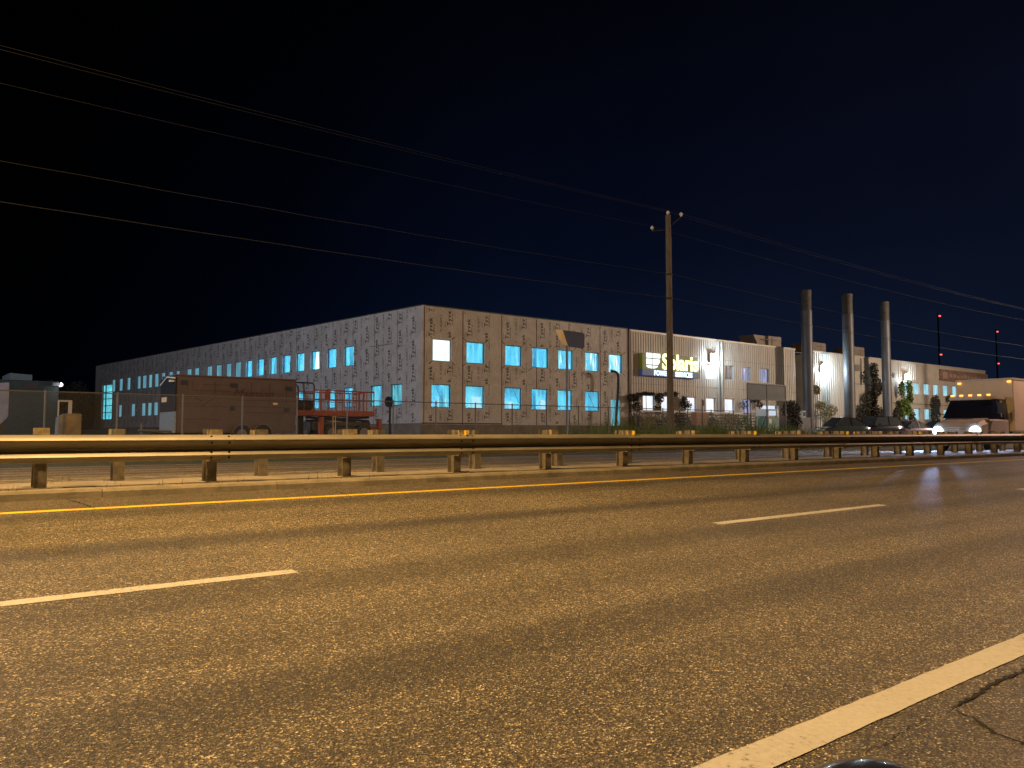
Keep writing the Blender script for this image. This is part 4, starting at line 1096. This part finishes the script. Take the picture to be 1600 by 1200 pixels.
# pale lit retaining rail in front of the metal wall
A = at(1000, 641, 41.5); B = at(1192, 645, 41.5); t = thing('metal_railing', 'pale railing with slatted screen behind the shrubs at the metal wall', 'railing', (A.x, 41.5, ZG))
L = B.x - A.x; hh = at(1100, 643.5, 41.5).z - ZG
g = MB(); g.box(0, L, -.04, .04, hh - .1, hh); g.build('top_rail', M_whitep, t)
g = MB()
for k in range(1, 9): g.box(.05, L - .05, -.01, .01, hh * k / 9 - .05, hh * k / 9 + .03)
g.build('slat_screen', mat('screen_grey', (.15, .15, .13), .8, ns=2, na=.3), t)
g = MB(); g.tube([(0, .03, 0), (0, .03, hh)], .04, 6); pz = g.build('post', M_steel, t)
for k in range(1, 10): part(pz, t, (L * k / 9, 0, 0))

# ------------------------------------------------------------------ cargo trailer
Y = 33.0
A = at(277, 586.5, Y); B = at(463.5, 600, Y); TL = B.x - A.x; TH = A.z - ZG; TW = 2.15
t = thing('cargo_trailer', 'brown enclosed cargo trailer parked behind the fence', 'trailer', (A.x, Y, ZG))
z0 = .42
g = MB(); g.box(0, TL, 0, TW, z0, TH); g.build('body', M_trailer, t, bevel=.04)
g = MB(); g.box(-.05, TL + .02, -.03, TW + .03, TH, TH + .05); g.build('roof', mat('trailer_roof', (.13, .06, .045), .5), t)
g = MB(); g.box(-.05, -.002, .02, TW - .02, z0 + .85, TH - .06); g.build('nose_panel', M_trd, t)
g = MB(); g.box(-.06, -.002, .02, TW - .02, z0, z0 + .84); g.build('stone_guard', M_plate, t)
g = MB(); g.tube([(-.06, .05, TH - .1), (-.09, TW * .5, TH - .02), (-.06, TW - .05, TH - .3)], .035, 6); g.build('nose_trim', M_whitep, t)
g = MB(); g.tube([(-.1, .3, TH - .25), (-.1, .3, TH - .18)], .13, 12); g.build('nose_lamp', M_whitep, t, smooth=True)
g = MB(); g.box(-.065, -.052, TW * .55, TW * .88, z0 + 1.25, z0 + 1.45); g.build('label_plate', M_cream, t)
g = MB()
for x in (.15, .38): g.box(0, 0, 0, 0, 0, 0)
for u in (.30, .60, .76, .91): g.box(TL * u - .012, TL * u + .012, -.006, -.001, TH * (.62 if u > .5 else .75), TH * .93)
for a, b, z in ((.2, .43, .88), (.13, .43, .79), (0, .36, .70), (.02, .4, .55), (.42, .9, .56), (.0, .2, .59), (.42, 1, .66), (.55, 1, .47), (.02, .35, .36)): g.box(TL * a, TL * b, -.006, -.001, TH * z - .012, TH * z + .012)
for x in (.08, .12): g.box(TL * x, TL * x + .02, -.006, -.001, TH * .8, TH * .93)
g.tube([(TL * .2, -.004, TH * .55), (TL * .28, -.004, TH * .67)], .012, 4); g.tube([(TL * .14, -.004, TH * .68), (TL * .2, -.004, TH * .63)], .012, 4)
g.build('body_lines', M_line, t)
g = MB()
for u, v, s_ in ((.055, .90, .11), (.455, .88, .14), (.93, .86, .14), (.445, .53, .10), (.915, .52, .10)): g.box(TL * u - s_, TL * u + s_, -.03, -.001, TH * v - .09, TH * v + .09)
g.build('marker_vent', M_frame, t)
g = MB(); g.box(TL * .79, TL * .83, -.01, -.001, TH * .60, TH * .63); g.build('label_plate', M_cream, t)
q = flat_text('Mansion', .52, M_line, t, (TL * .44, -.012, TH * .70), 0, .003, .35)
def wheel_parts(t, x, y, r, w, name='wheel', side_=-1, z=None):
    z = r if z is None else z
    g = MB(); g.tube([(x, y, z), (x, y + w, z)], r, 22); wh = g.build(name, M_black, t, smooth=True)
    g = MB(); yy = y if side_ < 0 else y + w; g.tube([(x, yy + side_ * .012, z), (x, yy - side_ * .03, z)], r * .58, 16)
    for k in range(5): a = k * 1.2566; g.box(x - .02 + math.cos(a) * r * .3, x + .02 + math.cos(a) * r * .3, yy + side_ * .03, yy + side_ * .014, z + math.sin(a) * r * .3 - .02, z + math.sin(a) * r * .3 + .02)
    g.build('rim', M_rim, wh, smooth=True)
for u in (.525, .70): wheel_parts(t, TL * u, -.05, .36, .24); wheel_parts(t, TL * u, TW - .2, .36, .24, side_=1)
g = MB()
for u in (.525, .70):
    ring = [(TL * u + math.cos(a) * rr_, z) for rr_, sgn in ((.44, 1),) for a, z in [(R(5 + 17 * k), .36 + .44 * math.sin(R(5 + 17 * k))) for k in range(11)]]
    inn = [(TL * u + math.cos(R(5 + 17 * k)) * .40, .36 + .40 * math.sin(R(5 + 17 * k))) for k in range(11)]
    for k in range(10):
        a, b, c2, d = ring[k], ring[k + 1], inn[k + 1], inn[k]
        g.quad((a[0], -.12, a[1]), (b[0], -.12, b[1]), (b[0], 0, b[1]), (a[0], 0, a[1])); g.quad((a[0], -.12, a[1]), (b[0], -.12, b[1]), (c2[0], -.12, c2[1]), (d[0], -.12, d[1]))
g.build('wheel_arch', M_steel, t)
g = MB(); g.tube([(0, .3, z0 + .05), (-1.1, TW / 2, z0 + .1)], .05, 6); g.tube([(0, TW - .3, z0 + .05), (-1.1, TW / 2, z0 + .1)], .05, 6); g.tube([(-1.0, TW / 2, 0), (-1.0, TW / 2, .8)], .045, 8); g.build('drawbar', M_steel, t)

# ------------------------------------------------------------------ scissor lift
Y = 35.2; A = at(462, 640.5, Y); B = at(586, 641, Y); w = B.x - A.x
t = thing('scissor_lift', 'orange rough terrain scissor lift with a long railed platform, behind the trailer', 'scissor lift', (A.x, Y, ZG))
zt = at(520, 641.5, Y).z - ZG; zb = at(520, 650, Y).z - ZG; zr_ = at(560, 611.5, Y).z - ZG; zx = at(475, 598, Y).z - ZG
g = MB(); g.box(0, w, 0, 1.9, zb, zt); g.build('platform', M_orange, t, bevel=.02)
g = MB()
for y_ in (.05, 1.85):
    g.tube([(w * .22, y_, zr_), (w * .99, y_, zr_ - .03)], .032, 6); g.tube([(w * .22, y_, (zr_ + zt) / 2), (w * .99, y_, (zr_ + zt) / 2)], .02, 6)
    for k in range(9): g.tube([(w * (.22 + .77 * k / 8), y_, zt), (w * (.22 + .77 * k / 8), y_, zr_)], .026, 6)
g.box(w * .78, w * .80, .02, .06, zt, zr_); g.box(w * .84, w * .86, .02, .06, zt, zr_); g.tube([(w * .99, .05, zr_), (w * .99, 1.85, zr_)], .03, 6)
g.box(w * .36, w * .42, .0, .1, zr_ - .42, zr_ - .05)
g.build('guard_rail', M_orange, t)
g = MB()
for y_ in (.05, 1.85):
    g.tube([(0, y_, zx), (w * .2, y_, zx), (w * .225, y_, zx - .12), (w * .225, y_, zt)], .035, 6)
    for f_ in (.35, .62): g.tube([(0, y_, zt + (zx - zt) * f_), (w * .22, y_, zt + (zx - zt) * f_)], .025, 6)
    g.tube([(w * .1, y_, zt), (w * .1, y_, zx)], .03, 6)
g.build('control_rail', M_black, t)
g = MB(); g.tube([(.02, .4, zt + .26), (w * .2, .4, zt + .24), (w * .23, .4, zt + .22)], .24, 12); g.build('rolled_mat', mat('rolled_mat', (.04, .03, .018), .9), t, smooth=True)
g = MB(); g.box(w * .25, w * .98, .3, 1.6, .55, zb - .25); g.box(w * .5, w * .95, .15, 1.7, .75, zb - .35); g.build('chassis', mat('lift_chassis', (.05, .048, .035), .7, ns=5, na=.5), t, bevel=.03)
g = MB()
for k, (a, b) in enumerate(((.3, .95), (.95, .3))): g.tube([(w * a, .25, zb - .22), (w * b, .25, zb - .04)], .06, 6); g.tube([(w * a, 1.65, zb - .22), (w * b, 1.65, zb - .04)], .06, 6)
g.build('scissor_arms', M_black, t)
for x in (.31, 1.06): g = MB(); g.box(w * x - .09, w * x + .09, -.1, .15, .02, zb - .05 if x < 1 else zb - .12); g.box(w * x - .18, w * x + .18, -.2, .25, 0, .05); g.build('outrigger', M_orange, t, bevel=.01)
g = MB(); g.box(w * .9, w * 1.06, .05, .12, .6, .75); g.build('outrigger_beam', M_orange, t)
g = MB(); g.box(w * .1, w * .16, .6, .8, 0, zb); g.build('lift_mast', M_black, t)
for x in (.45, .86): wheel_parts(t, w * x, .0, .42, .3); wheel_parts(t, w * x, 1.6, .42, .3, side_=1)
g = MB(); g.tube([(w * .445, -.15, 0), (w * .44, -.12, zb)], .02, 5); g.tube([(w * .475, -.15, 0), (w * .47, -.12, zb)], .02, 5)
for k in range(6): g.tube([(w * .445, -.15, .25 * k + .2), (w * .475, -.15, .25 * k + .2)], .012, 5)
g.build('ladder', M_cream, t)
# black fan in the corner window
P = side(614, 628); q = SI.p(P[0], P[1], .25)
t = thing('site_fan', 'round black fan standing outside the corner window of the side wall', 'fan', q)
g = MB(); g.tube([q * 0, SN * .18], .36, 14); g.build('drum', M_black, t, smooth=True)
g = MB(); g.box(-.05, .05, -.05, .05, -(q.z - ZG), -.3); g.build('stand', M_black, t)
# steel bollard-like post left of building
# ------------------------------------------------------------------ site buildings and odds at the far left
Y = 62.0; A = at(-60, 590, Y); B = at(92, 596, Y)
t = thing('site_office', 'dim greenish site office building at the far left with a dark window', 'building', (A.x, Y, ZG)); w = B.x - A.x; h = at(60, 595, Y).z - ZG
g = MB(); g.box(0, w, 0, 6, 0, h); g.build('wall', mat('office_green', (.02, .034, .032), .8, ns=.6, na=.3), t)
a_, b_ = at(15, 590, Y).x - A.x, at(50, 590, Y).x - A.x
g = MB(); g.prism([(a_, h), (b_, h), (b_, h + .38), (a_, h + .45)], -.1, 4); g.build('roof_box', mat('roof_box', (.09, .12, .13), .8), t)
g = MB(); g.box(at(37, 600, Y).x - A.x, at(60, 600, Y).x - A.x, -.03, -.002, at(48, 607, Y).z - ZG, at(48, 598, Y).z - ZG); g.build('window', M_frame, t)
P = at(95, 601, Y - .3); lt = thing('yard_lamp', 'small bright lamp on the corner of the dim site office', 'lamp', P)
g = MB(); g.tube([(0, -.05, 0), (0, .25, 0)], .13, 12); g.build('lens', emit('yard_lamp_glow', (1.0, .92, .95), 4), lt); g = MB(); g.box(-.5, -.05, -.1, .25, -.1, .12); g.build('housing', M_steel, lt)
lamp('yard_lamp_light', 'POINT', (P.x + .1, P.y - .5, P.z - .1), 22, (.9, .9, 1.0), .1)
Y = 50; A = at(-40, 598, Y); B = at(15, 598, Y); t = thing('white_box_trailer', 'pale grey box trailer at the left edge of the photo', 'trailer', (A.x, Y, ZG)); w = B.x - A.x; h = at(10, 597, Y).z - ZG
g = MB(); g.prism([(0, .9), (w * .8, .9), (w, 1.3), (w, h), (0, h - .2)], 0, 2.4); g.build('body', mat('box_trailer', (.24, .25, .31), .6, ns=1.5, na=.2), t, bevel=.03)
wheel_parts(t, w * .6, -.02, .45, .3); wheel_parts(t, w * .3, -.02, .45, .3)
g = MB(); g.box(w * .2, w * .9, .1, 2.3, .5, .9); g.build('underframe', M_frame, t)
# white steel frame
Y = 40; A = at(91, 625, Y); B = at(113, 625, Y); t = thing('lean_to_frame', 'small white steel frame standing above the concrete block', 'frame', (A.x, Y, ZG)); w = B.x - A.x; h = A.z - ZG
g = MB(); g.box(0, .05, 0, .06, 0, h); g.box(w - .14, w, 0, .06, 0, h); g.box(.052, w - .142, 0, .06, h - .07, h); g.box(.052, w - .142, .01, .05, h * .62, h * .62 + .04); g.build('steelwork', mat('frame_white', (.55, .55, .58), .5), t)
Y = 30.5; A = at(91, 647, Y); B = at(128, 647, Y); t = thing('concrete_block', 'big weathered concrete block behind the fence at the left', 'concrete block', (A.x, Y, ZG)); w = B.x - A.x; h = at(110, 646, Y).z - ZG
g = MB(); g.box(w * .34, w, 0, .7, -.05, h); g.build('face', M_brownc, t, bevel=.03)
g = MB(); g.prism([(0, -.05), (w * .335, -.05), (w * .335, h), (w * .04, h - .12)], .02, .65); g.build('side', M_greyc, t, bevel=.02)
# loading kerb in front of the bay door
t_ = MB(); a = SI.p(HD[0] - 4, ZG, 1.5); b = SI.p(HD[1] - 22, ZG, 1.5)
g = MB(); SI.box(g, SLEN - 42, SLEN - 1, ZG, ZG + .85, .6, 2.6); o = g.build('loading_dock', M_greyc); tag(o, 'low concrete loading dock along the foot of the wrapped side wall', 'loading dock')

# ------------------------------------------------------------------ cars
def car(x, y, rz, L, H, label, paint, kind='sedan', sc=1.0):
    t = thing('parked_car', label, 'car', (x, y, ZG), rz, group='cars parked before the building')
    W2 = .90; hl = L / 2
    belt = H * .60
    # stations along x: (x, z bottom, z top of body, half width)
    st = [(-hl, .42, .62, .62), (-hl + .06, .30, .72, .76), (-hl + .5, .24, belt * .86, .86), (-hl + 1.2, .22, belt * .95, W2), (-.2, .22, belt, W2), (hl - 1.0, .22, belt * 1.02, W2), (hl - .35, .26, belt * 1.0, .86), (hl - .05, .34, belt * .9, .78), (hl, .45, belt * .8, .66)]
    g = MB(); rings = []
    for (sx, zb, zt_, hw) in st:
        rings.append([(sx, -hw * .92, zb), (sx, -hw, zb + .12), (sx, -hw, zt_ - .14), (sx, -hw * .9, zt_ - .02), (sx, -hw * .4, zt_ + .02), (sx, hw * .4, zt_ + .02), (sx, hw * .9, zt_ - .02), (sx, hw, zt_ - .14), (sx, hw, zb + .12), (sx, hw * .92, zb)])
    g.loft(rings); body = g.build('body', paint, t, smooth=True)
    if kind == 'sedan': top = [(-hl + 1.25, belt), (-hl + 2.05, H), (hl - 1.75, H), (hl - .75, belt + .04)]
    elif kind == 'suv': top = [(-hl + 1.2, belt), (-hl + 1.75, H), (hl - .55, H), (hl - .15, belt + .04)]
    else: top = [(-hl + 1.1, belt), (-hl + 2.0, H), (hl - 1.2, H * .96), (hl - .3, belt + .04)]
    g = MB(); rr = []
    for (sx, z), hw in zip(top, (.80, .60, .60, .80)):
        rr.append((sx, z, hw))
    (xa, za, ha), (xb_, zb_, hb), (xc, zc, hc), (xd, zd, hd) = rr
    zl = belt - .06
    ring0 = [(xa, -ha, zl), (xd, -hd, zl), (xd, hd, zl), (xa, ha, zl)]; ring1 = [(xb_, -hb, zb_ - .04), (xc, -hc, zc - .04), (xc, hc, zc - .04), (xb_, hb, zb_ - .04)]
    g.loft([ring0, ring1]); g.build('windows', mat('car_glass', (.06, .075, .09), .12, coat=.6), t, bevel=.02)
    g = MB(); g.loft([[(xb_ - .05, -hb - .02, zb_ - .05), (xc + .05, -hc - .02, zc - .05), (xc + .05, hc + .02, zc - .05), (xb_ - .05, hb + .02, zb_ - .05)], [(xb_ + .12, -hb * .9, zb_ + .01), (xc - .1, -hc * .9, zc + .01), (xc - .1, hc * .9, zc + .01), (xb_ + .12, hb * .9, zb_ + .01)]]); g.build('roof', paint, t, smooth=False, bevel=.01)
    for s_ in (-1, 1):
        for (p, q) in (((xa, za, ha), (xb_, zb_ - .03, hb)), ((xd, zd, hd), (xc, zc - .03, hc)), (((xa + xd) / 2 + .1, belt, .81), ((xb_ + xc) / 2 + .1, H - .03, .61))):
            g = MB(); g.tube([(p[0], s_ * p[2], p[1]), (q[0], s_ * (q[2] + .01), q[1])], .03, 5); g.build('pillar', paint, t)
    for sx in (-hl + .85, hl - .85):
        wheel_parts(t, sx, -W2 - .01, .32, .22); wheel_parts(t, sx, W2 - .21, .32, .22, side_=1)
    for s_ in (-1, 1):
        g = MB(); g.box(-hl - .01, -hl + .14, s_ * .62 - .14, s_ * .62 + .14, .60, .74); g.build('headlight', mat('head_glass', (.7, .72, .75), .1, .3), t, bevel=.02)
        g = MB(); g.box(hl - .12, hl + .01, s_ * .64 - .12, s_ * .64 + .12, .72, .90); g.build('taillight', mat('tail_glass', (.35, .02, .02), .15), t, bevel=.02)
        g = MB(); g.box(xa + .35, xa + .5, s_ * .98 - .07, s_ * .98 + .07, belt - .02, belt + .12); g.build('mirror', paint, t, bevel=.02)
    g = MB(); g.box(-hl - .02, -hl + .03, -.3, .3, .45, .56); g.build('number_plate', M_whitep, t)
    return t
pk = lambda n, c: mat(n, c, .18, .35, coat=1.0)
YK = 33.5
for (px, L, Hh, lab, c, kind, rz) in ((1314, 4.5, 1.68, 'dark hatchback with a gleaming windscreen, left of the parked cars', (.10, .13, .15), 'hatch', R(-20)),
                                 (1370, 4.6, 1.80, 'black sport utility car between the dark hatchback and the silver saloon', (.05, .055, .08), 'suv', R(-17)),
                                 (1421, 4.4, 1.50, 'silver bonneted saloon right of the black sport utility car', (.30, .26, .34), 'sedan', R(-20)),
                                 (1463, 4.4, 1.50, 'dark blue saloon farthest right, next to the truck headlamps', (.06, .10, .30), 'sedan', R(-16))):
    P = at(px, 670, YK); car(P.x, YK, rz, L, Hh, lab, pk('car_paint', c), kind)

# ------------------------------------------------------------------ oncoming box truck
zt0 = .43
TX, TY = 36.6, 15.15
t = thing('box_truck', 'white box truck driving on the far carriageway with bright blue white headlamps', 'truck', (TX, TY, zt0))
M_cabp = mat('cab_paint', (.42, .38, .36), .35, coat=.5); M_boxp = mat('cargo_box_paint', (.60, .52, .42), .5, ns=1.2, na=.08)
g = MB(); rings = []
for (x, zb, ztp, hw) in ((0, .55, 1.05, .85), (.10, .45, 1.22, .98), (.9, .45, 1.38, 1.02), (1.15, .45, 1.46, 1.03), (2.9, .45, 1.46, 1.03)):
    rings.append([(x, -hw, zb), (x, -hw, ztp - .15), (x, -hw * .85, ztp), (x, hw * .85, ztp), (x, hw, ztp - .15), (x, hw, zb)])
g.loft(rings); g.build('bonnet', M_cabp, t, smooth=True)
g = MB(); g.loft([[(1.05, -.98, 1.44), (2.9, -1.0, 1.44), (2.9, 1.0, 1.44), (1.05, .98, 1.44)], [(1.62, -.86, 2.25), (2.9, -.90, 2.25), (2.9, .90, 2.25), (1.62, .86, 2.25)]]); g.build('windscreen', mat('truck_glass', (.012, .014, .03), .1, coat=.5), t)
g = MB(); g.box(1.56, 2.95, -.92, .92, 2.25, 2.42)
g.box(2.2, 2.32, -1.0, -.93, 1.45, 2.26); g.box(2.2, 2.32, .93, 1.0, 1.45, 2.26); g.build('cab_roof', M_cabp, t, bevel=.05)
g = MB(); g.box(-.10, 0, -.95, .95, .32, .58); g.build('bumper', M_galv, t, bevel=.03)
g = MB(); [g.box(-.02, .03, -.5, .5, .64 + .09 * k, .68 + .09 * k) for k in range(5)]; g.build('grille', M_rim, t)
g = MB(); g.box(3.1, 9.4, -1.2, 1.2, .85, 3.22); g.build('cargo_box', M_boxp, t, bevel=.04)
g = MB(); g.box(3.08, 9.42, -1.22, -1.19, .80, .92); g.box(3.08, 9.42, -1.22, -1.19, 3.16, 3.25); g.box(3.07, 3.10, -1.22, 1.22, 3.16, 3.25); g.build('box_trim', M_trim, t)
g = MB(); g.box(.4, 9.2, -.45, .45, .42, .62); g.build('underframe', M_frame, t)
for s_ in (-1, 1):
    g = MB(); g.tube([(-.04, s_ * .76, .87), (.08, s_ * .76, .87)], .20, 20); g.build('headlight', M_head, t, smooth=True)
    g = MB(); g.tube([(1.5, s_ * .95, 1.6), (1.3, s_ * 1.28, 1.65), (1.3, s_ * 1.28, 2.1)], .02, 5); g.box(1.24, 1.34, s_ * 1.32 - .1, s_ * 1.32 + .1, 1.62, 2.08); g.build('side_mirror', M_black, t)
    for x in (.95, 7.4): wheel_parts(t, x, s_ * 1.0 - .14, .44, .28, side_=s_)
    g = MB(); g.box(3.03, 3.08, s_ * 1.05 - .07, s_ * 1.05 + .07, 3.05, 3.12); g.build('marker_light', M_amb, t)
for k in range(5):
    g = MB(); g.box(1.52, 1.62, -.75 + .375 * k - .06, -.75 + .375 * k + .06, 2.425, 2.49); g.build('marker_light', M_amb, t)
for x in (4.6, 6.2, 9.2):
    g = MB(); g.box(x, x + .1, -1.235, -1.205, 1.0, 1.06); g.build('marker_light', M_amb, t)
for s_ in (-1, 1):
    lamp('truck_headlamp_light', 'SPOT', (TX - .2, TY + s_ * .76, zt0 + .87), 3200, (.45, .62, 1.0), .08, rot=(0, R(80), 0), spot=R(95), blend=.6)

# ------------------------------------------------------------------ our own car door with its mirror, at the lower right edge
P = Vector((0, 0, EYE)) + ray(1345, 1202) * .86
t = thing('car_door', 'dark car door mirror with a blue gleaming rim, at the bottom edge of the photo', 'car door', (P.x, P.y, 0))
g = MB(); rings = []; a_, b_, c_ = .145, .09, .07
zc = P.z - c_
for k in range(1, 12):
    ph = math.pi * k / 12; rings.append([(a_ * math.sin(ph) * math.cos(q * math.pi / 12), b_ * math.sin(ph) * math.sin(q * math.pi / 12), zc + c_ * math.cos(ph)) for q in range(24)])
g.loft(rings); g.build('mirror_housing', M_blackp, t, smooth=True)
g = MB(); g.tube([(.0, .0, zc - .03), (.05, -.10, zc - .09)], .035, 10); g.build('mirror_arm', M_black, t, smooth=True)
g = MB(); g.box(-1.0, .35, -.17, -.11, .35, .72); g.build('door_panel', M_blackp, t, bevel=.02)
